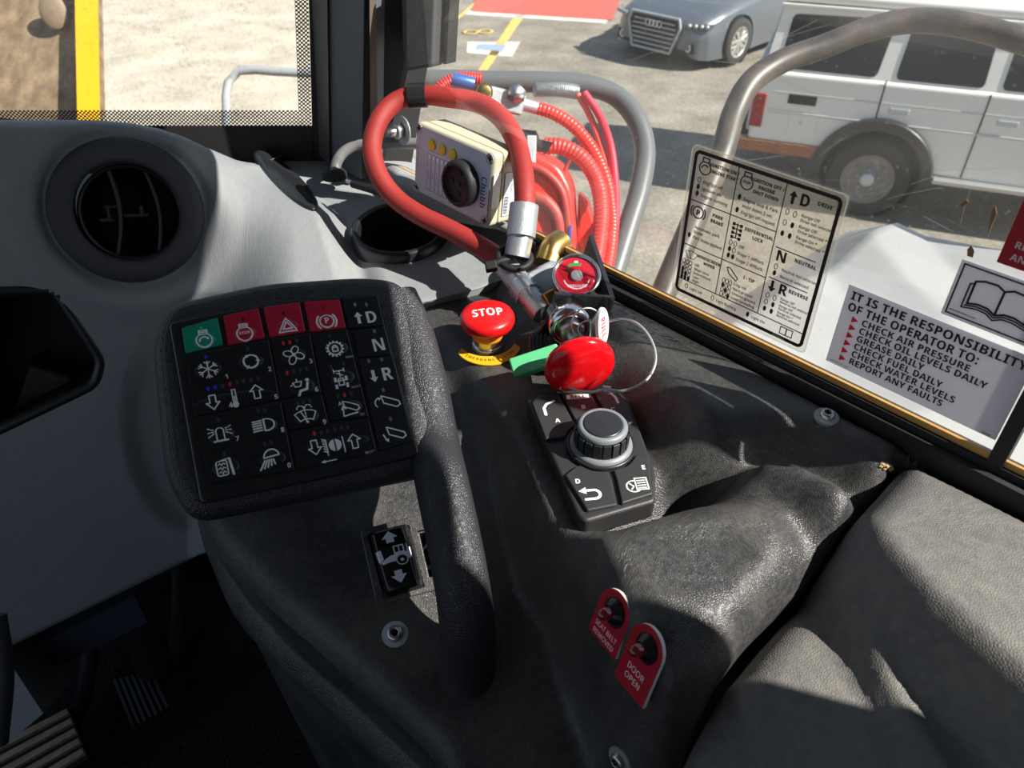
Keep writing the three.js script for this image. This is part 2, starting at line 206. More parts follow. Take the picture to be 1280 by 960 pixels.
// ---------- windscreen ----------
const WS = frame(atH(390, 157, 0.28), V(0.0, 0.06, 1), V(1, 0, 0));     // lower right corner of its clear glass
{
  const eh = WS.hit(386, 0), K = eh.x / eh.y, a = [WS.pt(-1.5, -0.05), WS.pt(0.012, -0.05), WS.pt(0.012 + K * 0.9, 0.9), WS.pt(-1.5, 0.9)];
  const w = new THREE.Group(); w.name = 'window_1'; w.userData = { kind: 'structure', label: 'dusty windscreen with a perforated black border' }; scene.add(w); all.push(w);
  part(w, 'pane', solid(a, [[0, 1, 2, 3]]), M.glass);
  // dust scattered over the glass, thinner where the wiper reached
  const dust = solid(a, [[0, 1, 2, 3]]); { const p = dust.attributes.position, uv = dust.attributes.uv; for (let i = 0; i < p.count; i++) { const q = V(p.getX(i), p.getY(i), p.getZ(i)).sub(WS.o); uv.setXY(i, q.dot(WS.ex) * 3, q.dot(WS.ey) * 3); } dust.translate(0, 0, -0.002); }
  const T_dust = dataTex(512, (i) => [Math.pow(clamp(0.25 + (fbmA[i] - 0.5) * 1.0 + (speck[i] - 0.5) * 1.6), 2) * 0.34], false, 1);
  part(w, 'dust_film', dust, phys({ color: lin(0.85, 0.68, 0.45), alphaMap: T_dust, transparent: true, transmission: 0.5, roughness: 1, thickness: 0 }));
  // printed dots on the border
  const dots = canvasTex(32, 28, 4, (x) => { x.fillStyle = '#000'; x.fillRect(0, 0, 32, 28); x.fillStyle = '#fff'; for (const [a, b] of [[8, 7], [24, 21]]) for (const s of [0]) { x.beginPath(); x.arc(a, b, 5.6, 0, 7); x.fill(); } }, false);
  dots.wrapS = dots.wrapT = THREE.RepeatWrapping;
  const inv = canvasTex(32, 28, 4, (x) => { x.fillStyle = '#fff'; x.fillRect(0, 0, 32, 28); x.fillStyle = '#000'; for (const [a, b] of [[8, 7], [24, 21]]) { x.beginPath(); x.arc(a, b, 7.9, 0, 7); x.fill(); } }, false);
  inv.wrapS = inv.wrapT = THREE.RepeatWrapping;
  const frit = mat({ color: lin(0.02, 0.018, 0.016), roughness: 0.5, alphaMap: inv, transparent: true });
  const strip = (x0, y0, x1, y1) => { const g = new THREE.PlaneGeometry(x1 - x0, y1 - y0).translate((x0 + x1) / 2, (y0 + y1) / 2, 0.002); const p = g.attributes.position, uv = g.attributes.uv; for (let i = 0; i < p.count; i++) { uv.setXY(i, p.getX(i) / 0.0042, p.getY(i) / 0.0036); if (Math.abs(x1) < 0.1) p.setX(i, p.getX(i) + (p.getX(i) < -0.1 ? 0 : K * p.getY(i))); } return put(g, WS); };
  part(w, 'dotted_border', [strip(-1.5, 0, -0.0, 0.016), strip(-0.013, 0.016, 0.0, 0.9)], frit);
  const solidB = merge([new THREE.BoxGeometry(1.5, 0.05, 0.003).translate(-0.75, -0.025, 0.001), new THREE.BoxGeometry(0.03, 0.95, 0.003).translate(0.0155, 0.425, 0.001).applyMatrix4(new THREE.Matrix4().makeShear(0, 0, K, 0, 0, 0))]); put(solidB, WS);
  part(w, 'black_border', solidB, M.rubber);
}

// ---------- dashboard ----------
const PN = V(0.4, 0.3, 0.87).normalize(), PC = atD(160, 265, 0.66), DASH = frame(PC, PN, V(1, 0, 0));
const dP = (x, y) => PC.clone().sub(CAM).dot(PN) / ray(x, y).dot(PN);
const topY = [[-200, 150], [120, 150], [165, 154], [200, 161], [230, 171], [262, 186], [295, 200], [322, 206], [345, 197], [370, 189], [400, 186], [440, 188], [480, 202], [520, 221], [560, 241], [600, 261], [670, 296]];
const shelfH = (x, y) => { const cx = interp([[150, 262], [192, 322], [230, 360], [268, 402], [310, 414], [345, 424], [400, 440]], y); return 0.296 + 0.036 * smooth(230, 390, y) * (1 - 0.5 * smooth(0, 60, x - cx)) + 0.020 * smooth(-8, 22 + 14 * smooth(230, 330, y), x - cx) - (x > 440 ? 0.026 * smooth(46, 4, y - interp(topY, x)) * smooth(440, 500, x) : 0); };
const dashDepth = (x, y) => { const a = dP(x, y), b = -shelfH(x, y) / ray(x, y).y, m = smooth(232, 372, x + Math.max(0, 300 - y) * 0.12); let d = lerp(a, b, m);
  const q = DASH.hit(x, y), r = Math.hypot(q.x, q.y); d += 0.005 * Math.exp(-(((r - 0.063) / 0.006) ** 2)) * (1 - m * 0.7) - 0.004 * Math.exp(-(((r - 0.083) / 0.012) ** 2)) * (1 - m * 0.6);
  const e = Math.hypot((x - 260) / 105, (y - 520) / 150); d += 0.012 * smooth(1.06, 0.82, e) * (1 - m);
  return d; };
const onDash = (x, y) => atD(x, y, dashDepth(x, y));
const botY = [[-200, 919], [0, 821], [250, 699], [288, 686], [296, 600], [310, 520], [340, 450], [380, 398], [420, 377], [470, 381], [515, 383], [545, 377], [600, 363], [640, 348], [670, 335]];
const CUP = frame(onDash(500, 293), onDash(535, 300).sub(onDash(462, 290)).cross(onDash(500, 278).sub(onDash(500, 312))), V(1, 0, 0)); const POCKET = roundPoly([[-60, 366], [68, 362], [127, 452], [119, 481], [-60, 566]].map((p) => DASH.hit(...p)), 0.008);
const dashboard = thing('dashboard', 'grey grained dashboard moulding under the windscreen with round air vent and cup holder', 'dashboard');
{
  const NX = 250, NY = 160, B = 3, R = 3;
  const xs = (i) => -200 + 870 * i / NX;
  const g = grid(NX, NY + B + R, (i, j) => {
    const x = xs(i), t = interp(topY, x), b = interp(botY, x); let p;
    const k = clamp((j - B) / NY), y = lerp(t, b, k < 0.25 ? k * 0.5 : lerp(0.125, 1, (k - 0.25) / 0.75));
    p = onDash(x, y);
    const round = 1 - smooth(280, 335, x), up = 16 * round + 0.01; if (y - t < up) { const s = 1 - (y - t) / up; p = atD(x, y, dashDepth(x, y) + 0.022 * round * (1 - Math.sqrt(1 - s * s * 0.98))); }
    const cut = interp([[-200, 0.012], [250, 0.012], [300, 0.006], [670, 0.006]], x), dn = 12; if (b - y < dn) { const s = 1 - (b - y) / dn; p.addScaledVector(DASH.ez, -cut * (1 - Math.sqrt(1 - s * s * 0.98))); }
    if (j < B) p.add(V(0, -0.012 * round * (B - j) - (B - j) * 0.008, -0.03 * (B - j)));
    if (j > NY + B) { const s = j - NY - B; p.add(x > 390 ? V(0, -0.02 * s, -0.002 * s) : V(-0.01 * s, -0.004 * s, -0.045 * s)); }
    p.u = p.x * 1; p.v = p.y * 0.8 + p.z * 0.8; return p;
  }, { keep: (i, j) => {
    const x = xs(i + 0.5), t = interp(topY, x), b = interp(botY, x); if (j < B || j >= NY + B) return true;
    const k = (j + 0.5 - B) / NY, y = lerp(t, b, k < 0.25 ? k * 0.5 : lerp(0.125, 1, (k - 0.25) / 0.75)), q = DASH.hit(x, y), c = CUP.hit(x, y);
    if (Math.hypot(q.x, q.y) < 0.055 && x < 300) return false; if (x > 380 && Math.hypot(c.x, c.y) < 0.0395) return false;
    return !inPoly(q.x, q.y, POCKET); } });
  part(dashboard, 'moulding', g, M.grey);
  // round air vent
  const vent = part(dashboard, 'air_vent', put(lathe([[0.041, -0.02], [0.041, 0.001], [0.0425, 0.005], [0.046, 0.0068], [0.054, 0.0062], [0.0590, 0.0035], [0.0612, -0.001], [0.0612, -0.02]], 72), DASH), M.bezel, 'round dark grey air vent');
  const vf = frame(DASH.hit(170, 270) && DASH.pt(DASH.hit(170, 270).x * 0.4, DASH.hit(170, 270).y * 0.4), PN, V(1, 0, 0));
  part(vent, 'vent_barrel', put(merge([lathe([[0.0412, -0.002], [0.0405, -0.012], [0.038, -0.05], [0.00001, -0.055]], 48)]), vf), M.dark);
  part(vent, 'barrel_rim', put(lathe([[0.0375, -0.004], [0.0385, -0.001], [0.0405, -0.001], [0.0412, -0.004]], 60), vf), M.smooth);
  for (const [x, len, tilt] of [[-0.0135, 0.072, 0.12], [0.0175, 0.068, -0.06]]) { const pts = []; for (let k = 0; k <= 12; k++) { const t = k / 12 - 0.5; pts.push(V2(x + 0.006 * Math.cos(t * 3) + tilt * 0.03 * t, t * len)); } const back = [...pts].reverse().map((p) => V2(p.x - 0.0028, p.y)); part(vent, 'vane', put(slab([...pts, ...back], 0.024, 0.0008).translate(0, 0, -0.006), vf), M.bezel); }
  part(vent, 'vane_lever', put(merge([box(0.013, 0.003, 0.004).translate(-0.014, 0.005, -0.014), box(0.012, 0.003, 0.004).translate(-0.02, -0.006, -0.014), box(0.003, 0.014, 0.004).translate(-0.018, 0.0, -0.014), box(0.02, 0.003, 0.004).translate(0.003, -0.003, -0.014), box(0.003, 0.01, 0.004).translate(0.008, 0.0, -0.014)]), vf), M.trim);
  // storage pocket
  const rim = POCKET.map((p) => DASH.pt(p.x, p.y, -0.004));
  const pk = part(dashboard, 'storage_pocket', tube(rim, 0.0055, { seg: 160, rad: 10, closed: true }), M.smooth, 'dark open storage pocket with bevelled rim');
  const N = POCKET.length, inner = POCKET.map((p) => DASH.pt(p.x * 0.97 - 0.002, p.y, -0.09));
  part(pk, 'pocket_lining', merge([grid(N, 1, (i, j) => (j ? inner : POCKET.map((p) => DASH.pt(p.x, p.y, 0)))[i % N].clone()), solid(inner, [inner.map((_, i) => i)])]), M.dark);
  part(pk, 'pocket_divider', put(slab([[-0.135, -0.205], [-0.055, -0.19], [-0.075, -0.155], [-0.105, -0.14]], 0.03, 0.003).translate(0, 0, -0.055), DASH), M.trim);
  // cup holder
  const cup = part(dashboard, 'cup_holder', put(lathe([[0.0365, -0.012], [0.0365, 0.006], [0.0378, 0.0085], [0.0408, 0.0088], [0.0434, 0.0065], [0.0446, -0.006]], 64), CUP), M.smooth, 'black round cup holder sunk in the grey shelf');
  part(cup, 'cup_well', put(lathe([[0.0367, 0.0], [0.0355, -0.03], [0.034, -0.075], [0.00001, -0.077]], 48), CUP), M.smooth);
  // oval rubber pad on the slope
  const lift = [[0, 0.0035], [0.6, 0.0035], [0.72, 0.0022], [0.84, 0.0058], [0.95, 0.0045], [1, 0.0005], [1.0, -0.004]], N0 = DASH.ez.clone().add(V(0.5, 0.5, 0)).normalize();
  part(dashboard, 'rubber_pad', grid(64, lift.length - 1, (i, j) => { const t = i / 64 * Math.PI * 2, [r, h] = lift[j], m = 53 * r * Math.cos(t), k = 13.5 * r * Math.sin(t); return onDash(358 + m * 0.72 + k * 0.69, 226 + m * 0.69 - k * 0.72).addScaledVector(N0, h); }), M.smooth, 'black oval rubber pad');
  // dark frame along the foot of the dashboard, and the steering column cover
  const bar = (a, b, d0, d1, t) => { const p = atD(...a, d0), q = atD(...b, d1); return hexa([p, p.clone().add(V(0, -t, 0)), p.clone().add(V(0, -t, -0.06)), p.clone().add(V(0, 0, -0.06))], [q, q.clone().add(V(0, -t, 0)), q.clone().add(V(0, -t, -0.06)), q.clone().add(V(0, 0, -0.06))]); };
  part(dashboard, 'lower_frame', bar([8, 826], [168, 745], 0.79, 0.79, 0.045), mat({ color: lin(0.05, 0.06, 0.085), roughness: 0.5 }));
}

// ---------- side console: heights over the ground plan ----------
const pl = (list) => list.map(([x, y, h]) => { const p = atH(x, y, h); return V2(p.x, p.z); });
const cw = (u, w) => { const p = cab(u, 0, w); return V2(p.x, p.z); };
const DECK = pl([[545, 385, 0.34], [580, 430, 0.34], [614, 486, 0.34], [646, 529, 0.34], [668, 586, 0.34], [690, 642, 0.34], [712, 664, 0.34], [752, 692, 0.34], [775, 760, 0.345], [800, 840, 0.36], [830, 900, 0.38], [960, 860, 0.36], [1080, 740, 0.34], [1200, 620, 0.34], [1100, 520, 0.34], [960, 460, 0.34], [820, 400, 0.34], [720, 350, 0.34], [640, 330, 0.34]]);
const SILL = [...pl([[690, 345, 0.305], [750, 385, 0.305], [815, 450, 0.305], [890, 515, 0.305], [960, 560, 0.305], [1020, 590, 0.305], [1070, 625, 0.305], [1150, 680, 0.305]]), cw(0.42, 0.0), cw(0.42, 0.45)];
const HUMP = pl([[752, 690, 0.33], [800, 668, 0.33], [870, 650, 0.33], [940, 640, 0.33], [972, 655, 0.33], [985, 685, 0.33], [960, 735, 0.34], [900, 810, 0.35], [852, 870, 0.37], [820, 905, 0.39], [800, 840, 0.365], [775, 760, 0.345]]);
const OUT = roundPoly([...pl([[400, 352, 0.345], [515, 362, 0.345], [600, 342, 0.345], [655, 318, 0.335]]), cw(0.398, 0.42), cw(0.398, 0.05), ...pl([[1126, 564, 0.31], [1100, 610, 0.325], [1060, 660, 0.335], [1010, 722, 0.345], [940, 806, 0.365], [880, 900, 0.39], [838, 985, 0.41], [800, 1080, 0.43], [570, 1080, 0.44], [556, 945, 0.43], [420, 820, 0.415], [330, 748, 0.41], [262, 676, 0.40], [225, 590, 0.40], [250, 480, 0.39], [330, 400, 0.36]])], 0.02, 6);
const GROOVE = pl([[775, 656, 0.35], [850, 628, 0.35], [935, 610, 0.35], [992, 622, 0.35], [1030, 640, 0.35], [1080, 672, 0.35]]);
const lineDist = (P, x, z) => { let bd = 1e9; for (let i = 1; i < P.length; i++) { const a = P[i - 1], b = P[i], ex = b.x - a.x, ez = b.y - a.y, t = clamp(((x - a.x) * ex + (z - a.y) * ez) / (ex * ex + ez * ez)); bd = Math.min(bd, Math.hypot(x - a.x - t * ex, z - a.y - t * ez)); } return bd; };
const SLOT = [];                                   // holes for what is let into it
function conY(x, z) {
  let y = -Math.max(0.346, 0.42 + (z + 0.25) * 0.3);
  const yd = -0.34; y += (yd - y) * (1 - smooth(0, 0.023, sdPoly(x, z, DECK)));
  y += (-0.304 - y) * (1 - smooth(-0.004, 0.038, sdPoly(x, z, SILL)));
  y -= 0.026 * Math.exp(-((lineDist(GROOVE, x, z) / 0.014) ** 2));
  const yh = -0.319 - 0.05 * smooth(-0.24, -0.14, z); y += Math.max(0, yh - y) * (1 - smooth(-0.012, 0.030, sdPoly(x, z, HUMP)));
  const e = -sdPoly(x, z, OUT), r = 0.014; if (e < r) { const s = clamp(1 - e / r); y -= r * (1 - Math.sqrt(Math.max(0, 1 - s * s))); }
  return y;
}
function onCon(px, py) { const r = ray(px, py); let d = 0.3; for (; d < 0.9; d += 0.001) if (r.y * d < conY(r.x * d, r.z * d)) break; const p = r.clone().multiplyScalar(d), e = 0.006; return { p: p.clone().add(CAM), n: V(-(conY(p.x + e, p.z) - conY(p.x - e, p.z)) / (2 * e), 1, -(conY(p.x, p.z + e) - conY(p.x, p.z - e)) / (2 * e)).normalize() }; }
function nearest(x, z, P) { let bd = 1e9, out = null; for (let i = 0, j = P.length - 1; i < P.length; j = i++) { const a = P[i], b = P[j], ex = b.x - a.x, ey = b.y - a.y, t = clamp(((x - a.x) * ex + (z - a.y) * ey) / (ex * ex + ey * ey)), qx = a.x + t * ex, qz = a.y + t * ey, d = Math.hypot(x - qx, z - qz); if (d < bd) { bd = d; out = [qx, qz]; } } return out; }
function heightSheet(outline, yfn, x0, x1, z0, z1, step, drop, holes = []) {   // a moulded sheet with a skirt along its edge
  const nx = Math.ceil((x1 - x0) / step), nz = Math.ceil((z1 - z0) / step), sd = new Float32Array((nx + 1) * (nz + 1));
  const X = (i) => x0 + i * step, Z = (j) => z0 + j * step;
  for (let j = 0; j <= nz; j++) for (let i = 0; i <= nx; i++) sd[j * (nx + 1) + i] = sdPoly(X(i), Z(j), outline);
  const hy = new Float32Array(sd.length), cu = new Float32Array(sd.length), cv = new Float32Array(sd.length), at = (i, j) => j * (nx + 1) + i;
  for (let j = 0; j <= nz; j++) for (let i = 0; i <= nx; i++) hy[at(i, j)] = sd[at(i, j)] > step * 2 ? NaN : yfn(X(i), Z(j));
  const len = (a, b) => { const d = hy[a] - hy[b]; return Math.hypot(step, Number.isFinite(d) ? d : 0); };
  for (let j = 0; j <= nz; j++) for (let i = 0; i <= nx; i++) { if (i) cu[at(i, j)] = cu[at(i - 1, j)] + len(at(i, j), at(i - 1, j)); if (j) cv[at(i, j)] = cv[at(i, j - 1)] + len(at(i, j), at(i, j - 1)); }
  return grid(nx, nz, (i, j) => { let x = X(i), z = Z(j); const d = sd[j * (nx + 1) + i]; let p;
    if (d > 0) { const [a, b] = nearest(x, z, outline), k = clamp(d / step); p = V(a, yfn(a, b), b); } else p = V(x, yfn(x, z), z);
    p.u = cu[at(i, j)]; p.v = cv[at(i, j)] ; p.y += EYE; return p; },
  { keep: (i, j) => { const a = [[i, j], [i + 1, j], [i, j + 1], [i + 1, j + 1]].map(([p, q]) => sd[q * (nx + 1) + p]); if (Math.min(...a) >= 0) return false; const x = X(i + 0.5), z = Z(j + 0.5); return !holes.some((h) => inPoly(x, z, h)); } });
}
function skirt(outline, yfn, prof) {               // the side walls below a moulded sheet's edge; profile of [outward, down]
  const P = [], N = outline.length; for (let i = 0; i < N; i++) { const a = outline[i], b = outline[(i + 1) % N], n = Math.max(1, Math.round(a.distanceTo(b) / 0.006)); for (let k = 0; k < n; k++) P.push(a.clone().lerp(b, k / n)); }
  const area = P.reduce((s, p, i) => s + p.x * P[(i + 1) % P.length].y - P[(i + 1) % P.length].x * p.y, 0), sg = area > 0 ? 1 : -1; let L = 0;
  const nrm = P.map((p, i) => { const a = P[(i + P.length - 2) % P.length], b = P[(i + 2) % P.length], d = b.clone().sub(a).normalize(); return V2(d.y * sg, -d.x * sg); }), len = P.map((p, i) => (i ? L += p.distanceTo(P[i - 1]) : 0));
  return grid(P.length, prof.length - 1, (i, j) => { const k = i % P.length, p = P[k], n = nrm[k], [o, d] = prof[j], v = V(p.x + n.x * o, EYE + yfn(p.x, p.y) - d, p.y + n.y * o); v.u = i < P.length ? len[k] : L; v.v = d; return v; });
}
const sideConsole = thing('side_console', 'black grained side console moulding running along the right window', 'console');
const RK = (() => { const c = onCon(505, 705), n = c.n.clone().add(V(-0.05, 0.05, 0.25)).normalize(); return frame(c.p.clone().addScaledVector(n, 0.006), n, atD(560, 672, 0.46).sub(atD(470, 694, 0.47))); })();
{
  SLOT.push([[520, 662], [566, 652], [577, 722], [532, 732]].map((p) => { const q = onCon(...p).p; return V2(q.x, q.z); }));
  const g = heightSheet(OUT, conY, -0.40, 0.40, -0.72, 0.08, 0.003, 0.5, SLOT);
  part(sideConsole, 'moulding', g, M.black);
  part(sideConsole, 'side_wall', skirt(OUT, conY, [[0, -0.0002], [0.0006, 0.006], [-0.001, 0.02], [-0.008, 0.05], [-0.006, 0.056], [0.002, 0.062], [0.003, 0.075], [-0.004, 0.10], [-0.03, 0.45]]), M.black);
  const pit = SLOT[0].map((p) => V(p.x, EYE + conY(p.x, p.y) + 0.002, p.y));
  const low = pit.map((p) => p.clone().add(V(0, -0.05, 0))); part(sideConsole, 'slot_lining', solid([...pit, ...low], [[7, 6, 5, 4], [0, 1, 5, 4], [1, 2, 6, 5], [2, 3, 7, 6], [3, 0, 4, 7]]), M.dark);
}
function screw(parent, c, r, n) { const fr = frame(c.p, n ?? c.n, V(1, 0.3, 0)); const w = part(parent, 'washer', put(lathe([[0.00001, 0.0008], [r * 0.92, 0.0011], [r, 0.0005], [r, -0.002]], 40), fr), M.zinc); part(w, 'screw_head', put(lathe([[0.00001, 0.0012], [r * 0.24, 0.0012], [r * 0.25, 0.0042], [r * 0.42, 0.0042], [r * 0.56, 0.0032], [r * 0.62, 0.0015], [r * 0.62, 0.0]], 32), fr), M.steel); part(w, 'hex_socket', put(lathe([[0.00001, 0.0016], [r * 0.26, 0.0016], [r * 0.26, 0.0043]], 6), fr), M.socket); return w; }
for (const p of [[494, 793, 0.0085], [1033, 521, 0.0075], [775, 949, 0.0075]]) screw(sideConsole, onCon(p[0], p[1]), p[2]);

// ---------- grey cover beside it ----------
const SEATOUT = roundPoly([...pl([[1137, 566, 0.308]]), cw(0.396, 0.03), cw(0.396, -0.45), ...pl([[1300, 1300, 0.40], [780, 1300, 0.46], [812, 1080, 0.43], [850, 985, 0.42], [892, 902, 0.40], [952, 810, 0.375], [1022, 728, 0.355], [1072, 666, 0.345], [1110, 616, 0.335]])], 0.02, 6);
const LB = pl([[1030, 622, 0.32], [1067, 676, 0.32], [1100, 715, 0.32], [1146, 767, 0.32], [1225, 837, 0.32], [1330, 930, 0.32]]), LA = pl([[975, 640, 0.345], [1028, 724, 0.345], [1062, 780, 0.345], [1102, 846, 0.345], [1164, 947, 0.345], [1200, 1010, 0.345]]);
const LC = pl([[880, 800, 0.37], [910, 872, 0.37], [932, 955, 0.37], [945, 1010, 0.37]]);
const side = (P, x, z) => { let bd = 1e9, s = 0; for (let i = 1; i < P.length; i++) { const a = P[i - 1], b = P[i], ex = b.x - a.x, ez = b.y - a.y, t = clamp(((x - a.x) * ex + (z - a.y) * ez) / (ex * ex + ez * ez)), d = Math.hypot(x - a.x - t * ex, z - a.y - t * ez); if (d < bd) { bd = d; s = Math.sign(ex * (z - a.y) - ez * (x - a.x)) * d; } } return s; };
function seatY(x, z) { const b = side(LB, x, z), a = side(LA, x, z); let y = -0.306 - 0.040 * smooth(-0.010, 0.024, b) + 0.0045 * Math.exp(-((a / 0.006) ** 2)) - 0.006 * smooth(-0.004, 0.012, a) - 0.08 * Math.max(0, a) + 0.003 * Math.exp(-((side(LC, x, z) / 0.006) ** 2)); const e = -sdPoly(x, z, SEATOUT), r = 0.02; if (e < r) { const s = clamp(1 - e / r); y -= r * (1 - Math.sqrt(Math.max(0, 1 - s * s))); } return y; }
const onSeat = (px, py) => { const r = ray(px, py); let d = 0.3; for (; d < 0.9; d += 0.001) if (r.y * d < seatY(r.x * d, r.z * d)) break; const p = r.clone().multiplyScalar(d); return { p: p.add(CAM), n: V(0, 1, 0) }; };
const cover = thing('side_cover', 'dusty grey grained side cover with stepped ridges at the lower right of the cab', 'cover panel');
part(cover, 'moulding', heightSheet(SEATOUT, seatY, 0.05, 0.62, -0.36, 0.3, 0.0035, 0.4), M.seatgrey);
part(cover, 'side_wall', skirt(SEATOUT, seatY, [[0, -0.0002], [0, 0.02], [-0.004, 0.4]]), M.seatgrey);
screw(cover, onSeat(1229, 622), 0.0085);

// ---------- pillar, right window and their trims ----------
{
  const post = (base, topX, h = 0.31) => { const a = base.map((p) => atH(p[0], p[1], h)); const b = a.map((p, i) => { const r0 = ray(topX[i], 0), z = p.z - 0.0, k = (p.z - CAM.z) / r0.z; const q = r0.multiplyScalar(k).add(CAM); return p.clone().add(q.sub(p).multiplyScalar(3.2)); }); return [a, b]; };
  const strip = (base, topX, h) => { const [a, b] = post(base, topX, h); const n = a.length; return solid([...a, ...b], a.map((_, i) => [i, (i + 1) % n, n + (i + 1) % n, n + i])); };
  const pillar = new THREE.Group(); pillar.name = 'pillar'; pillar.userData = { kind: 'structure', label: 'scuffed dark corner pillar' }; scene.add(pillar); all.push(pillar);
  part(pillar, 'inner_face', uvMetres(strip([[411, 203], [452, 224], [478, 216], [478, 190], [411, 170]], [407, 455, 481, 481, 407])), M.pillar);
  part(pillar, 'outer_face', uvMetres(strip([[395, 190], [412, 206], [412, 180], [397, 165]], [389, 409, 409, 391])), mat({ color: lin(0.075, 0.065, 0.062), roughness: 0.5 }));
  part(pillar, 'edge_strip', strip([[463, 226], [473, 225], [473, 210], [463, 208]], [462, 470, 470, 462]), mat({ color: lin(0.16, 0.125, 0.10), roughness: 0.6 }));
  part(pillar, 'door_seal', strip([[478, 216], [514, 208], [506, 162], [480, 150]], [481, 548, 530, 484]), M.rubber);
  // right window
  const w = new THREE.Group(); w.name = 'window_2'; w.userData = { kind: 'structure', label: 'scratched right side window' }; scene.add(w); all.push(w);
  const q = [cab(0.408, -0.297, 0.02), cab(0.408, -0.297, 0.548), cab(0.408, 0.08, 0.548), cab(0.408, 0.08, 0.02)];
  part(w, 'pane', solid(q, [[0, 1, 2, 3]]), M.glass);
  const d = solid(q.map((p) => p.clone().addScaledVector(CR, 0.002)), [[0, 1, 2, 3]]); { const p = d.attributes.position, uv = d.attributes.uv; for (let i = 0; i < p.count; i++) { const v = V(p.getX(i), p.getY(i), p.getZ(i)); uv.setXY(i, v.dot(CF) * 3, v.y * 3); } }
  seed = 41; const scr = canvasTex(512, 512, 2, (x) => { x.fillStyle = '#0b0b0b'; x.fillRect(0, 0, 512, 512); for (let i = 0; i < 3200; i++) { const v = rnd(); x.fillStyle = `rgba(255,255,255,${0.03 + 0.10 * v * v})`; x.beginPath(); x.arc(rnd() * 512, rnd() * 512, 0.3 + rnd() * 0.9, 0, 7); x.fill(); } for (let i = 0; i < 150; i++) { x.strokeStyle = `rgba(255,255,255,${0.04 + rnd() * 0.16})`; x.lineWidth = 0.3 + rnd() * 0.4; const a = rnd() * 512, b = rnd() * 512, t = (rnd() - 0.5) * 0.9 + (rnd() < 0.3 ? 1.2 : 0.25), l = 8 + rnd() * 60; x.beginPath(); x.moveTo(a, b); x.quadraticCurveTo(a + Math.cos(t) * l * 0.5 + 3, b + Math.sin(t) * l * 0.5, a + Math.cos(t) * l, b + Math.sin(t) * l); x.stroke(); } for (let i = 0; i < 40; i++) { const gr = x.createRadialGradient(0, 0, 0, 0, 0, 1); x.save(); x.translate(rnd() * 512, rnd() * 512); x.scale(20 + rnd() * 60, 20 + rnd() * 40); gr.addColorStop(0, 'rgba(255,255,255,0.035)'); gr.addColorStop(1, 'rgba(255,255,255,0)'); x.fillStyle = gr; x.fillRect(-1, -1, 2, 2); x.restore(); } }, false);
  scr.wrapS = scr.wrapT = THREE.RepeatWrapping;
  part(w, 'dust_film', d, phys({ color: lin(0.9, 0.86, 0.8), alphaMap: scr, transparent: true, transmission: 0.5, roughness: 1, thickness: 0 }));
  const along = (u0, u1, y0, y1, w0 = 0.0, w1 = 0.60) => cabBox(u0, u1, y0, y1, w0, w1);
  struct('trim_1', merge([along(0.396, 0.414, -0.325, -0.300), along(0.402, 0.414, -0.301, -0.2955), cabBox(0.40, 0.413, -0.325, -0.296, -0.27, 0.0)]), M.rubber, 'black rubber window frame');
  struct('trim_2', along(0.4045, 0.4065, -0.2955, -0.2915), mat({ color: lin(0.55, 0.30, 0.08), roughness: 0.5 }), 'orange glass edge');
  struct('trim_3', merge([cabBox(0.402, 0.413, -0.297, 0.08, 0.041, 0.049)]), M.rubber, 'black rear edge of the window');
  
}

// ---------- pod with grab handle, keypad ----------
const KP = quadFrame([[217, 405], [475, 369], [525, 571], [251, 631]], 0.122), KW = KP.w, KH = KP.h;
{
  const pod = thing('keypad_pod', 'black grained keypad pod with a thick curved grab handle running down to the console', 'grab handle');
  const out = roundPoly([[188, 425], [205, 376], [330, 349], [452, 341], [500, 346], [524, 378], [556, 588], [238, 651], [204, 592]].map((p) => KP.hit(...p)), 0.012);
  const shell = slab(out, 0.042, 0.010, [], 5).translate(0, 0, 0.001);
  { const p = shell.attributes.position; for (let i = 0; i < p.count; i++) { const z = p.getZ(i); if (z < -0.012) { const k = (-z - 0.012) / 0.03; p.setXY(i, lerp(p.getX(i), KW * 0.5, 0.22 * k), lerp(p.getY(i), KH * 0.52, 0.20 * k)); } } shell.computeVertexNormals(); }
  part(pod, 'pod_housing', put(uvMetres(shell), KP), M.pod);
  const kp = (x, y, off) => { const q = KP.hit(x, y, off); return KP.pt(q.x, q.y, off); };
  const foot = onCon(584, 836).p;
  part(pod, 'handle', tube([kp(497, 372, -0.012), kp(513, 410, -0.012), kp(529, 480, -0.012), kp(542, 552, -0.013), atD(552, 602, 0.449), atD(566, 668, 0.439), atD(577, 728, 0.433), atD(584, 780, 0.437), foot, foot.clone().add(V(0, -0.02, 0.004))], 0.0156, { seg: 120, rad: 32, rf: (t) => t < 0.3 ? lerp(0.85, 1, smooth(0, 0.3, t)) : lerp(1, 1.09, smooth(0.7, 0.95, t)) }), M.pod);
  part(pod, 'pod_stem', tube([KP.pt(KW * 0.45, KH * 0.5, -0.03), KP.pt(KW * 0.3, KH * 0.55, -0.09), KP.pt(KW * 0.2, KH * 0.7, -0.2)], 0.03, { seg: 20, rad: 24 }), M.pod);
}
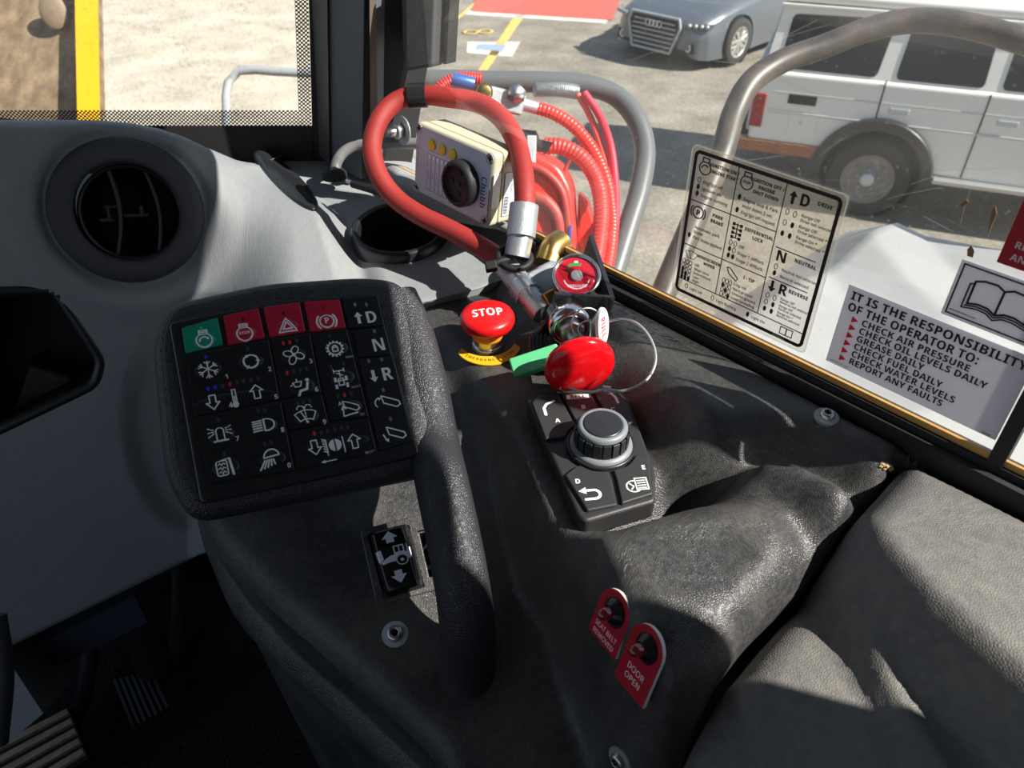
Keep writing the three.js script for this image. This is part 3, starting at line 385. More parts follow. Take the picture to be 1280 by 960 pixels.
{
  const kp = thing('keypad', 'black keypad with one green, three red and many dark illuminated buttons', 'keypad');
  const mm = (px, py) => { const q = KP.hit(px, py); return [q.x * 1000, (KH - q.y) * 1000]; };
  const W = KW * 1000, Hh = KH * 1000;
  const GREEN = '#129a7c', RED = '#c5223f', DARK = '#1b1c21', SIDE = '#1f2023', WH = '#fbfcfd';
  // blocks of buttons: colour, corners, domes at those pixels
  const blocks = [
    ['green', [[227.2, 413.9], [273, 400.3], [280, 434.4], [232.2, 446]], [[256, 430, 6.2, 4.2]]],
    ['red', [[278.8, 398.6], [323.5, 388.9], [332.2, 426.6], [285.1, 435.6]], [[306, 421, 6.2, 4.2]]],
    ['red', [[328.6, 388], [374.5, 381.1], [382.3, 418.6], [336.8, 426.3]], [[359, 412, 6.2, 4.2]]],
    ['red', [[379, 381.1], [424.1, 377.5], [432.3, 413.7], [387.4, 419.3]], [[408, 406, 6.2, 4.2]]],
    ['dark', [[232.6, 448], [336.6, 428.6], [350.8, 502.6], [243.4, 524.6]], [[261, 466, 7, 4.6], [314, 456, 7, 4.6], [293, 503, 22, 4.4]]],
    ['dark', [[337.6, 428.2], [387.3, 419.9], [401.6, 494.6], [351.8, 502.4]], [[367, 449, 7, 4.6], [378, 487, 7, 4.6]]],
    ['dark', [[388.4, 420.6], [433, 415.4], [460.4, 524.2], [412.8, 529.6]], [[420, 440, 7, 4.6], [428, 476, 7, 4.6], [437, 513, 7, 4.6]]],
    ['dark', [[245.4, 526.2], [351.4, 505.2], [368.6, 591.2], [261.3, 608]], [[277, 547, 7, 4.6], [331, 536, 7, 4.6], [283, 587, 7, 4.6], [341, 577, 7, 4.6]]],
    ['dark', [[352.8, 505], [402.2, 496.8], [411.2, 532.4], [361, 541.4]], [[383, 524, 7, 4.6]]],
    ['dark', [[362, 543], [460.8, 526.4], [470.8, 567], [371.2, 591]], [[418, 560, 20, 4.6]]],
    ['side', [[426.4, 377.4], [471, 372.6], [480, 411], [435.2, 415.2]], []],
    ['side', [[439.9, 416.8], [480.6, 413], [488.8, 447.2], [446.6, 451]], []],
    ['side', [[447.4, 452.6], [490, 448.8], [515, 554.4], [473.4, 567]], []],
  ];
  const map = canvasTex(W, Hh, 14, (x) => {
    x.fillStyle = '#17181b'; x.fillRect(0, 0, W, Hh);
    const col = { green: GREEN, red: RED, dark: DARK, side: SIDE };
    for (const [k, c] of blocks) { x.fillStyle = col[k]; x.beginPath(); c.forEach((p, i) => x[i ? 'lineTo' : 'moveTo'](...mm(...p))); x.closePath(); x.fill(); }
    x.lineCap = x.lineJoin = 'round';
    const at = (px, py, fn, s = 1) => { x.save(); x.translate(...mm(px, py)); x.scale(s, s); x.strokeStyle = x.fillStyle = WH; x.lineWidth = 0.75; fn(x); x.restore(); };
    const P = (pts, close) => { x.beginPath(); pts.forEach((p, i) => x[i ? 'lineTo' : 'moveTo'](p[0], p[1])); if (close) x.closePath(); };
    const L = (...pts) => { P(pts); x.stroke(); };
    const led = (px, py, c) => { x.save(); x.translate(...mm(px, py)); x.fillStyle = c ?? '#4a4d52'; x.beginPath(); x.ellipse(0, 0, 0.85, 1.45, 0, 0, 7); x.fill(); x.restore(); };
    const txt = (px, py, s, size, w = 'bold') => at(px, py, () => { x.font = `${w} ${size}px sans-serif`; x.textAlign = 'center'; x.textBaseline = 'middle'; x.fillText(s, 0, 0); });
    const R = '#f2303c', B = '#2438ff', G = '#2be04a';
    // engine symbols
    const engine = () => { x.beginPath(); x.arc(0, 0.9, 4.3, -1.05, Math.PI + 1.05); x.stroke(); x.strokeRect(-2.2, -5.6, 4.4, 2.6); L([-2.2, -4.4], [2.2, -4.4]); };
    at(256, 428, () => { x.lineWidth = 0.95; engine(); x.beginPath(); x.arc(0, 1.6, 2.5, Math.PI, 1.75 * Math.PI); x.stroke(); P([[2.9, 1.0], [1.0, 0.8], [2.3, -1.0]], 1); x.fill(); }); led(252.5, 415, G);
    at(306, 420, () => { x.lineWidth = 0.95; engine(); x.font = 'bold 2.6px sans-serif'; x.textAlign = 'center'; x.fillText('STOP', 0, 1.9); }); led(304, 404, '#3a1a22');
    at(359, 412, () => { x.lineWidth = 0.95; P([[0, -5.4], [5.2, 3.6], [-5.2, 3.6]], 1); x.stroke(); P([[0, -2.6], [2.7, 2.0], [-2.7, 2.0]], 1); x.stroke(); }); led(354.5, 396, '#3a1a22');
    at(408, 406, () => { x.lineWidth = 1.0; x.beginPath(); x.arc(0, 0, 4.1, 0, 7); x.stroke(); x.font = 'bold 5.6px sans-serif'; x.textAlign = 'center'; x.textBaseline = 'middle'; x.fillText('P', 0, 0.2); for (const a of [0, Math.PI]) { x.beginPath(); x.lineWidth = 1.2; x.arc(0, 0, 5.9, a - 0.75, a + 0.75); x.stroke(); } }); led(404, 389, '#8c1f35');
    // snowflake, air circulation, fan, blower
    at(261, 466, () => { for (let k = 0; k < 6; k++) { x.rotate(Math.PI / 3); L([0, 0], [0, -5.2]); L([-1.5, -4.9], [0, -3.4], [1.5, -4.9]); } }); led(258, 450, B); txt(284, 473, '1', 3.8);
    at(314, 456, () => { x.lineWidth = 1.1; for (let k = 0; k < 3; k++) { x.rotate(2.094); x.beginPath(); x.arc(0, 0, 4, 0.2, 1.75); x.stroke(); P([[4 * Math.cos(0.05) - 1.4, 0.4], [5.2, 0.8], [4, -1.6]], 1); x.fill(); } }); led(310, 440); txt(337, 464, '2', 3.8);
    at(367, 448, () => { for (let k = 0; k < 4; k++) { x.rotate(Math.PI / 2); x.beginPath(); x.ellipse(1.2, -3.1, 1.9, 2.7, 0.5, 0, 7); x.stroke(); } x.beginPath(); x.arc(0, 0, 0.7, 0, 7); x.fill(); }); led(354, 433, R); led(362, 432, R); led(371, 430); txt(388, 454, '3', 3.8);
    at(378, 488, () => { x.beginPath(); x.arc(3.4, -4.2, 1.2, 0, 7); x.fill(); x.lineWidth = 1.5; L([3.2, -2.2], [2.2, 1.6], [-1.6, 2.2], [-3.2, 5.6]); x.lineWidth = 0.7; P([[-5, -3.6], [0, -3.6], [-1, -0.6], [-4, -0.6]], 1); x.stroke(); L([-2.5, -3.6], [-2.5, -5.4]); P([[-3.3, -5], [-1.7, -5], [-2.5, -6.2]], 1); x.fill(); P([[-5.4, -1.4], [-5.4, -2.8], [-7, -2]], 1); x.fill(); });
    led(359, 470, R); led(367, 468); led(375, 466); led(383, 465); txt(395, 489, '6', 3.8);
    [[261, 490, B], [270, 488, B], [279, 486], [288, 484, R], [297, 482], [305, 480], [314, 479], [323, 477]].forEach((a) => led(...a));
    const arrow = (s) => { x.lineWidth = 0.8; P([[0, -4.6 * s], [3.6, -0.8 * s], [1.6, -0.8 * s], [1.6, 4 * s], [-1.6, 4 * s], [-1.6, -0.8 * s], [-3.6, -0.8 * s]], 1); x.stroke(); };
    at(267, 506, () => arrow(-1)); at(321, 494, () => arrow(1)); txt(345, 498, '5', 3.8); txt(289, 509, '4', 3.8);
    at(294, 502, () => { x.strokeRect(-0.9, -5.6, 1.8, 8); x.beginPath(); x.arc(0, 3.7, 1.7, 0, 7); x.fill(); L([0, 2], [0, -1]); });
    // driveline column
    at(418, 440, () => { for (let k = 0; k < 14; k++) { x.rotate(Math.PI / 7); x.fillRect(-0.55, -5.4, 1.1, 1.4); } x.lineWidth = 1; x.beginPath(); x.arc(0, 0, 4.1, 0, 7); x.stroke(); x.strokeRect(-1.5, -0.6, 3, 2.6); x.beginPath(); x.arc(0, -0.8, 1.1, Math.PI, 0); x.stroke(); }); led(412, 424); txt(436, 449, 'MENU', 1.7, 'normal');
    at(425, 477, () => { L([-3, -5.2], [3, -5.2]); L([-3, -6.3], [-3, -4.2]); L([3, -6.3], [3, -4.2]); L([0, -5.2], [0, -1]); L([-1.6, -3.4], [1.6, -1.6]); x.lineWidth = 0.8; for (const y of [0.2, 4.4]) for (const s of [-1, 1]) { x.fillRect(s * 3.2 - 0.8, y - 1.1, 1.6, 2.8); } x.strokeRect(-1.4, 0.2, 2.8, 4); L([-3, 1.6], [3, 1.6]); }); led(413, 462); led(429, 459); txt(444, 486, 'SELECT', 1.7, 'normal');
    const bin = () => { P([[-3.4, -3.6], [-2.9, 0.4], [3.4, 3.6], [5.4, 2.6], [5, 0.6], [-2.6, -3.4]], 1); x.stroke(); };
    at(436, 511, () => { bin(); L([-4.2, 5.6], [4, 4.8]); L([-4.4, 5.6], [-3.8, 0.4]); P([[-4.9, 1.6], [-3.8, -0.4], [-2.6, 1.6]], 0); x.stroke(); x.font = 'bold 3.2px sans-serif'; x.fillText('A', -6, -1.4); }); led(422, 499); led(430, 497, R); led(438, 495); txt(452, 520, 'SET', 1.7, 'normal');
    // lights, mirrors, wiper
    at(276, 546, () => { x.beginPath(); x.moveTo(-2, 3.6); x.lineTo(-2, -1.6); x.arc(0, -1.6, 2, Math.PI, 0); x.lineTo(2, 3.6); x.stroke(); x.lineWidth = 1; L([-3.6, 4], [3.6, 4]); x.lineWidth = 0.7; x.setLineDash([1.2, 0.8]); for (const s of [-1, 1]) for (const a of [-2, 0, 2]) L([s * 3.2, -1.6 + a * 0.6], [s * 6, -1.6 + a * 1.3]); x.setLineDash([]); }); led(273, 528); txt(297, 550, '7', 3.8);
    at(331, 535, () => { x.lineWidth = 0.95; P([[-0.2, -3.6], [-0.2, 3.4]], 0); x.moveTo(-0.2, -3.6); x.bezierCurveTo(7, -4.4, 7, 4.2, -0.2, 3.4); x.stroke(); for (let k = -3; k <= 3; k += 1.45) L([-6.2, k], [-1.6, k]); }); led(323, 517); led(331, 516); txt(353, 539, '8', 3.8);
    at(282, 588, () => { x.beginPath(); x.roundRect(-4.2, -4.2, 5.6, 8.2, 1.2); x.stroke(); x.lineWidth = 0.6; for (const y of [-2, 0.4, 2.6]) L([-3.2, y], [-2.2, y - 0.8], [-1.4, y + 0.6], [-0.6, y - 0.8], [0.4, y]); x.lineWidth = 0.8; L([-1.4, -4.6], [3.2, -5.2], [4.2, 4.4]); L([2.8, -4.6], [3.6, 4.2]); }); led(281, 570); txt(306, 598, '.', 3);
    at(339, 576, () => { x.lineWidth = 0.95; x.beginPath(); x.moveTo(-3.6, -0.6); x.bezierCurveTo(-3.4, -6.6, 4.4, -6.8, 4.4, -1.2); x.closePath(); x.stroke(); [-5.2, -3, -1, 1, 3].forEach((k, i) => L([k * 0.55 - 0.6, 0.9], [k - 1.4, 5.6 - i * 0.5])); }); led(331, 558); led(339, 556); txt(361, 583, '0', 3.8);
    at(382, 523, () => { x.beginPath(); x.moveTo(-6, -1.6); x.quadraticCurveTo(0, -5, 6, -1.6); x.lineTo(3.6, 3.2); x.quadraticCurveTo(0, 1.4, -3.6, 3.2); x.closePath(); x.stroke(); L([-2.6, -3], [0.2, 4]); x.beginPath(); x.arc(0.2, 4, 0.8, 0, 7); x.fill(); x.setLineDash([1, 0.9]); for (const s of [-1, 1]) { x.beginPath(); x.arc(s * 2.2, -4.6, 1.9, Math.PI, 0); x.stroke(); } L([0, -5.4], [0, 1]); x.setLineDash([]); }); led(372, 508); led(379, 507); led(387, 505); txt(405, 529, '9', 3.8);
    // wide retarder key
    at(393, 562, () => arrow(-1)); at(442, 555, () => arrow(1));
    at(417, 560, () => { x.beginPath(); x.arc(0.6, 0, 3.6, 0, 7); x.fill(); x.fillStyle = DARK; x.fillRect(0.2, -4, 0.8, 8); x.fillStyle = WH; L([-4.2, -4.4], [-4.2, 5]); L([5.4, -4.4], [5.4, 5]); for (let k = -4; k < 5; k += 1.5) L([-4.2, k], [-6, k - 1]); });
    led(392.5, 545, R); led(401, 544); led(409, 542); led(418, 540); led(426, 538); led(434, 537); at(411, 579, () => { x.lineWidth = 0.7; L([-4, 0], [4, 0]); P([[-4.6, 0], [-2, -1.1], [-2, 1.1]], 1); x.fill(); }); txt(461, 567, 'SELECT', 1.7, 'normal');
    // gear column
    const up = (s) => { P([[0, -4.4 * s], [2.6, -1.2 * s], [1, -1.2 * s], [1, 3.6 * s], [-1, 3.6 * s], [-1, -1.2 * s], [-2.6, -1.2 * s]], 1); x.fill(); };
    at(447.5, 402, () => up(1)); txt(463, 401, 'D', 11); txt(472, 434, 'N', 11.5); at(466, 473, () => up(-1)); txt(482, 470, 'R', 11.5);
    [[443, 385], [457, 385], [467, 418], [460, 455], [476, 453], [478, 491], [487, 527]].forEach(([a, b]) => led(a, b, '#8a8d8e'));
    at(485, 505, () => { x.scale(1.15, 1.15); bin(); x.beginPath(); x.arc(-4.6, 0, 2.6, 2.4, 4.6); x.stroke(); P([[-5.4, -3.4], [-3.4, -2.6], [-4.8, -1.2]], 1); x.fill(); });
    at(492, 544, () => { x.scale(1.15, 1.15); bin(); L([-5.8, 0], [-4.8, 3]); P([[-5.6, 2.8], [-3.6, 2.2], [-3.8, 4.4]], 1); x.fill(); });
    x.strokeStyle = '#08090a'; x.lineWidth = 0.5; for (const [a, b] of [[[465, 486], [488, 482]], [[474, 524], [497, 519]], [[250, 486], [281, 480]], [[305, 474], [333, 469]], [[403, 453], [430, 450]], [[267, 566], [295, 560]], [[321, 555], [347, 549]]]) L(mm(...a), mm(...b));
    x.strokeStyle = '#33353a'; x.lineWidth = 0.35; for (const [a, b] of [[[285, 446], [291, 469]], [[338, 437], [344, 460]], [[346, 474], [352, 500]], [[301, 526], [305, 548]], [[309, 566], [314, 590]]]) L(mm(...a), mm(...b));
    [[445.5, 413, 477, 410]].forEach(() => 0);
  });
  const kmat = mat({ map, roughness: 0.34 });
  const bez = slab(roundPoly([[0, 0], [KW * 0.5, -0.001], [KW, 0], [KW, KH], [KW * 0.75, KH + 0.0022], [KW * 0.5, KH + 0.0029], [KW * 0.25, KH + 0.0022], [0, KH]], 0.004), 0.006, 0.0018, [], 3).translate(0, 0, 0.0032);
  part(kp, 'bezel', put(bez, KP), M.smooth);
  // the face of the bezel bows up a little towards the middle of its upper edge, as the moulded panel does
  for (const [k, c, domes] of blocks) {
    const q = c.map((p) => KP.hit(...p)), m = q.reduce((a, p) => a.add(p), V2(0, 0)).multiplyScalar(1 / q.length);
    const g = slab(roundPoly(q.map((p) => p.clone().lerp(m, 0.0004 / p.distanceTo(m))), 0.0009, 3), 0.0022, 0.0005).translate(0, 0, 0.0046);
    const key = part(kp, 'key', put(uvPlanar(g, 0, 0, KW, KH), KP), kmat, k === 'green' ? 'green engine start key' : k === 'red' ? 'red key' : undefined);
    for (const d of domes) { const o = KP.hit(d[0], d[1]); const s = new THREE.SphereGeometry(1, 28, 12, 0, Math.PI * 2, 0, Math.PI / 2).rotateX(Math.PI / 2).scale(d[2] / 1000, d[3] / 1000, 0.0011).translate(o.x, o.y, 0.00455); part(key, 'button_dome', put(uvPlanar(s, 0, 0, KW, KH), KP), kmat); }
  }
}

// ---------- rocker switch in its frame ----------
{
  const t = thing('rocker_switch', 'black rocker switch with arrows and a loader symbol in a two-place frame', 'switch');
  const hp = (x, y, o = 0) => RK.hit(x, y, o);
  const fr = roundPoly([[449, 662], [556, 634], [580, 728], [470, 757]].map((p) => hp(...p)), 0.002), hole = roundPoly([[456, 667], [513, 653], [534, 735], [478, 752]].map((p) => hp(...p)), 0.002), slot = [[519, 662], [560, 652], [573, 716], [533, 725]].map((p) => hp(...p));
  part(t, 'frame', put(uvMetres(slab(fr, 0.008, 0.0012, [hole, slot])), RK), M.black);
  const a = hp(458, 665, 0.004), b = hp(511, 652, 0.004), c = hp(532, 734, 0.004), d = hp(480, 749, 0.004);
  const N = 24, g = grid(10, N, (i, j) => { const u = i / 10, v = j / N, x = lerp(lerp(a.x, b.x, u), lerp(d.x, c.x, u), v), y = lerp(lerp(a.y, b.y, u), lerp(d.y, c.y, u), v); const e = Math.pow(Math.abs(2 * u - 1), 4) * 0.002 + Math.pow(Math.abs(2 * v - 1), 6) * 0.0025; const p = RK.pt(x, y, 0.007 + 0.0028 * Math.cos((v - 0.42) * 2.2) - e - (u === 0 || u === 1 || v === 0 || v === 1 ? 0.011 : 0)); p.u = u; p.v = 1 - v; return p; });
  const m = canvasTex(24, 44, 12, (x) => { x.fillStyle = '#0c0c0e'; x.fillRect(0, 0, 24, 44); x.fillStyle = '#d6d8e2'; const P = (l) => { x.beginPath(); l.forEach((p, i) => x[i ? 'lineTo' : 'moveTo'](...p)); x.closePath(); x.fill(); };
    P([[12, 4], [16.5, 9], [14.2, 9], [14.2, 12], [9.8, 12], [9.8, 9], [7.5, 9]]); P([[12, 38], [16.5, 33], [14.2, 33], [14.2, 30], [9.8, 30], [9.8, 33], [7.5, 33]]);
    P([[2.5, 16], [5.6, 15.2], [6.2, 21.4], [4, 23.2], [3, 23]]); P([[4, 23.2], [10, 20.2], [20.5, 19.6], [21, 17.4], [21.6, 17.4], [21.6, 22], [21, 24.2], [15, 24.4], [9, 24.2], [5, 24.8]]); x.fillRect(12.4, 14.6, 6, 6); x.fillRect(19.6, 14.6, 0.7, 5); x.fillStyle = '#0c0c0e'; x.fillRect(13.2, 15.4, 2, 3.4); x.fillRect(15.8, 15.4, 1.8, 3.4); x.beginPath(); x.arc(16, 24.2, 3.5, 0, 7); x.fill(); x.strokeStyle = '#d6d8e2'; x.lineWidth = 0.6; x.beginPath(); x.arc(16, 24.2, 3.1, 0, 7); x.stroke(); x.fillStyle = '#d6d8e2'; x.beginPath(); x.arc(16, 24.2, 1, 0, 7); x.fill(); const gr = x.createRadialGradient(9, 36, 0, 9, 36, 7); gr.addColorStop(0, 'rgba(120,15,20,0.55)'); gr.addColorStop(1, 'rgba(120,15,20,0)'); });
  part(t, 'rocker', g, mat({ map: m, roughness: 0.22 }));
  const pc = onCon(545, 700).p.clone().addScaledVector(RK.ez, -0.02);
  part(t, 'circuit_strip', box(0.05, 0.003, 0.004, 0.0005).applyMatrix4(frame(pc, RK.ez, RK.ex).m), mat({ color: lin(0.02, 0.12, 0.05), roughness: 0.5 }));
}

// ---------- emergency stop ----------
{
  const c = onCon(610, 434), t = thing('emergency_stop', 'red mushroom emergency stop button on a yellow crescent legend', 'stop button'), fr = frame(c.p.clone().add(V(0, 0.001, 0)), V(0.0, 1, 0.02), V(1, 0, -0.16));
  const arc = new THREE.Shape(); arc.absarc(0, 0, 0.0245, Math.PI * 1.08, Math.PI * 1.92, false); arc.absarc(0, 0.0075, 0.0215, Math.PI * 1.88, Math.PI * 1.12, true); arc.closePath();
  const lm = canvasTex(50, 50, 16, (x) => { x.fillStyle = '#e3b21a'; x.fillRect(0, 0, 50, 50); x.fillStyle = '#2b2410'; x.font = 'bold 3.7px sans-serif'; x.textAlign = 'center'; x.textBaseline = 'middle'; const s = 'EMERGENCY STOP'; for (let i = 0; i < s.length; i++) { const a = 2.46 - i * 0.137; x.save(); x.translate(25 + 22.6 * Math.cos(a), 21.4 + 22.6 * Math.sin(a)); x.rotate(a - Math.PI / 2); x.fillText(s[i], 0, 0); x.restore(); } });
  const lg = slab(arc, 0.0014, 0.0003); part(t, 'legend_plate', put(uvPlanar(lg, -0.025, -0.025, 0.025, 0.025).translate(0, -0.001, 0.0018), fr), mat({ map: lm, roughness: 0.5 }));
  part(t, 'collar', put(lathe([[0.0122, -0.002], [0.0122, 0.003], [0.0108, 0.004], [0.0104, 0.0045], [0.0104, 0.012]]), fr), M.steel);
  part(t, 'neck_ring', put(lathe([[0.0118, 0.010], [0.0122, 0.011], [0.0122, 0.0145], [0.0118, 0.016]]), fr), mat({ color: lin(0.7, 0.25, 0.02), roughness: 0.4 }));
  const sm = canvasTex(44, 44, 16, (x) => { x.fillStyle = '#e8191c'; x.fillRect(0, 0, 44, 44); x.fillStyle = '#fff'; x.font = 'bold 12.5px sans-serif'; x.textAlign = 'center'; x.textBaseline = 'middle'; x.translate(22, 23.5); x.scale(23.5 / x.measureText('STOP').width, 1); x.fillText('STOP', 0, 0); });
  const cap = lathe([[0.0118, 0.0155], [0.0150, 0.0165], [0.0192, 0.0205], [0.0205, 0.0240], [0.0203, 0.0270], [0.0188, 0.0298], [0.0145, 0.0315], [0.0139, 0.0310], [0.0130, 0.0318], [0.00001, 0.0330]], 64);
  part(t, 'mushroom_cap', put(uvPlanar(cap, -0.022, -0.022, 0.022, 0.022), fr), mat({ map: sm, roughness: 0.32 }));
}

// ---------- rotary controller ----------
{
  const o = atH(758, 560, 0.327), a = atH(663, 492, 0.327), b = atH(778, 485, 0.327), CT = frame(o, V(0, 1, 0.03), b.sub(a)), h = (p, z = 0) => CT.hit(p[0], p[1], z);
  const t = thing('rotary_controller', 'black rotary controller with grey-ringed knob and five lettered buttons', 'controller');
  const base = slab(roundPoly([[658, 498], [670, 489], [771, 484.5], [788, 502], [820.5, 592], [819, 626], [732, 651.5], [723, 645]].map((p) => h(p)), 0.003), 0.0155, 0.0022, [], 4);
  part(t, 'base', put(uvMetres(base), CT), mat({ color: lin(0.022, 0.022, 0.023), roughness: 0.5, bumpMap: again(T_grain, 30), bumpScale: 0.00008 }));
  const S = 0.08, cv = (px, py) => { const q = h([px, py], 0.002); return [(q.x + S) * 1000, (S - q.y) * 1000]; };
  const map = canvasTex(160, 160, 10, (x) => { x.fillStyle = '#2b2b2d'; x.fillRect(0, 0, 160, 160); x.fillStyle = x.strokeStyle = '#e9e8e2'; x.lineJoin = x.lineCap = 'round'; const tx = (px, py, s) => { x.font = 'bold 5px sans-serif'; x.textAlign = 'center'; x.textBaseline = 'middle'; x.fillText(s, ...cv(px, py)); };
    tx(697, 526, 'A'); tx(729, 509, 'B'); tx(766, 512, 'C'); tx(722, 602, 'D'); tx(804, 584.5, 'E');
    const pl2 = (l, w) => { x.lineWidth = w; x.beginPath(); l.forEach((p, i) => x[i ? 'lineTo' : 'moveTo'](...cv(...p))); x.stroke(); };
    pl2([[692, 502], [683, 506], [680, 511], [682.5, 519]], 1.9); pl2([[752, 490], [764, 493], [769, 497], [772.5, 504]], 1.9);
    x.save(); x.translate(...cv(722, 496.5)); x.fillRect(-7.5, -2.2, 15, 4.4); x.fillStyle = '#1c1c1d'; x.font = 'bold 4.6px sans-serif'; x.textAlign = 'center'; x.textBaseline = 'middle'; x.fillText('BELL', 0, 0.2); x.restore();
    x.lineWidth = 1.7; const [u, v] = cv(740, 619); x.beginPath(); x.moveTo(u - 4, v + 3.4); x.lineTo(u + 1.5, v + 3.2); x.arc(u + 1.5, v - 0.1, 3.3, 1.4, -1.6, true); x.lineTo(u - 4, v - 3.4); x.stroke(); x.beginPath(); x.moveTo(u - 7.4, v - 3.2); x.lineTo(u - 3, v - 6); x.lineTo(u - 3, v - 0.6); x.closePath(); x.fill();
    const [e, f] = cv(797, 607); x.lineWidth = 0.8; x.beginPath(); x.arc(e - 2.4, f + 0.8, 4.3, 0, 7); x.stroke(); x.beginPath(); x.moveTo(e - 2.4, f + 0.8); x.lineTo(e - 4.5, f - 1.4); x.moveTo(e - 2.4, f + 0.8); x.lineTo(e - 4, f + 3); x.stroke(); x.fillStyle = '#2b2b2d'; x.fillRect(e - 1, f - 5.4, 7, 9); x.strokeRect(e - 1, f - 5.4, 7, 9); for (let k = 0; k < 4; k++) { x.beginPath(); x.moveTo(e + 0.2, f - 3.4 + k * 1.9); x.lineTo(e + 4.8, f - 3.4 + k * 1.9); x.stroke(); } });
  const bm = mat({ map, roughness: 0.5, bumpMap: again(T_grain, 3), bumpScale: 0.00006 });
  const c0 = h([751, 556], 0.002), arcTo = (a0, a1, r, n = 10) => Array.from({ length: n + 1 }, (_, i) => { const a = lerp(a0, a1, i / n) * Math.PI / 180; return V2(c0.x + r * Math.cos(a), c0.y + r * Math.sin(a)); });
  const R0 = 0.0226, ang = (p) => { const q = h(p, 0.002); return Math.atan2(q.y - c0.y, q.x - c0.x) * 180 / Math.PI; };
  const btn = (outer, p0, p1) => { let a0 = ang(p0), a1 = ang(p1); while (a1 - a0 > 180) a1 -= 360; while (a1 - a0 < -180) a1 += 360; const O = [...outer.map((p) => h(p, 0.002)), ...arcTo(a0, a1, R0)], mid = O.reduce((s2, p) => s2.add(p), V2(0, 0)).multiplyScalar(1 / O.length); const g = slab(roundPoly(O.map((p) => p.clone().lerp(mid, 0.0007 / p.distanceTo(mid))), 0.0009, 2), 0.005, 0.0010, [], 3).translate(0, 0, 0.0026); part(t, 'button', put(uvPlanar(g, -S, -S, S, S), CT), bm); };
  btn([[698, 548.5], [681, 549.5], [664, 503], [673, 492], [696.5, 489]], [711, 524.5], [700, 546]);
  btn([[717, 524], [699.6, 488.6], [736, 486]], [752, 515.5], [719, 523]);
  btn([[755, 516], [739.6, 485.8], [769, 487.4], [785, 502.5], [794, 527.5]], [783, 533], [757, 516]);
  btn([[765.5, 601], [771.8, 632.2], [734, 639.6], [705, 594], [717, 584]], [721, 583], [764.5, 600]);
  btn([[801, 568.5], [812, 573], [816.6, 618.5], [777, 630.6], [769.5, 600]], [769.5, 598], [798, 568]);
  part(t, 'collar_ring', put(lathe([[0.0215, 0.001], [0.0215, 0.0028], [0.0205, 0.0034], [0.0198, 0.003], [0.0198, 0.001]]).translate(c0.x, c0.y, 0), CT), M.smooth);
  const kn = part(t, 'knob', put(merge([lathe([[0.0165, 0.002], [0.0158, 0.010], [0.0150, 0.0165], [0.0140, 0.0175]]), ...Array.from({ length: 18 }, (_, i) => box(0.0045, 0.0012, 0.0135, 0.0003).translate(0, 0.0163, 0.0095).rotateZ(i * Math.PI / 9))]).translate(c0.x, c0.y, 0), CT), M.smooth, 'black ribbed knob with grey rings');
  part(kn, 'lower_ring', put(lathe([[0.0162, 0.0055], [0.0175, 0.0058], [0.0192, 0.0045], [0.0197, 0.003], [0.0195, 0.001]]).translate(c0.x, c0.y, 0), CT), M.knobgrey);
  part(kn, 'upper_ring', put(lathe([[0.0155, 0.0165], [0.0154, 0.0182], [0.0145, 0.0196], [0.0128, 0.0200], [0.0121, 0.0194]]).translate(c0.x, c0.y, 0), CT), M.knobgrey);
  part(kn, 'knob_cap', put(lathe([[0.0122, 0.0190], [0.0120, 0.0200], [0.011, 0.0205], [0.00001, 0.0209]]).translate(c0.x, c0.y, 0), CT), M.smooth);
}

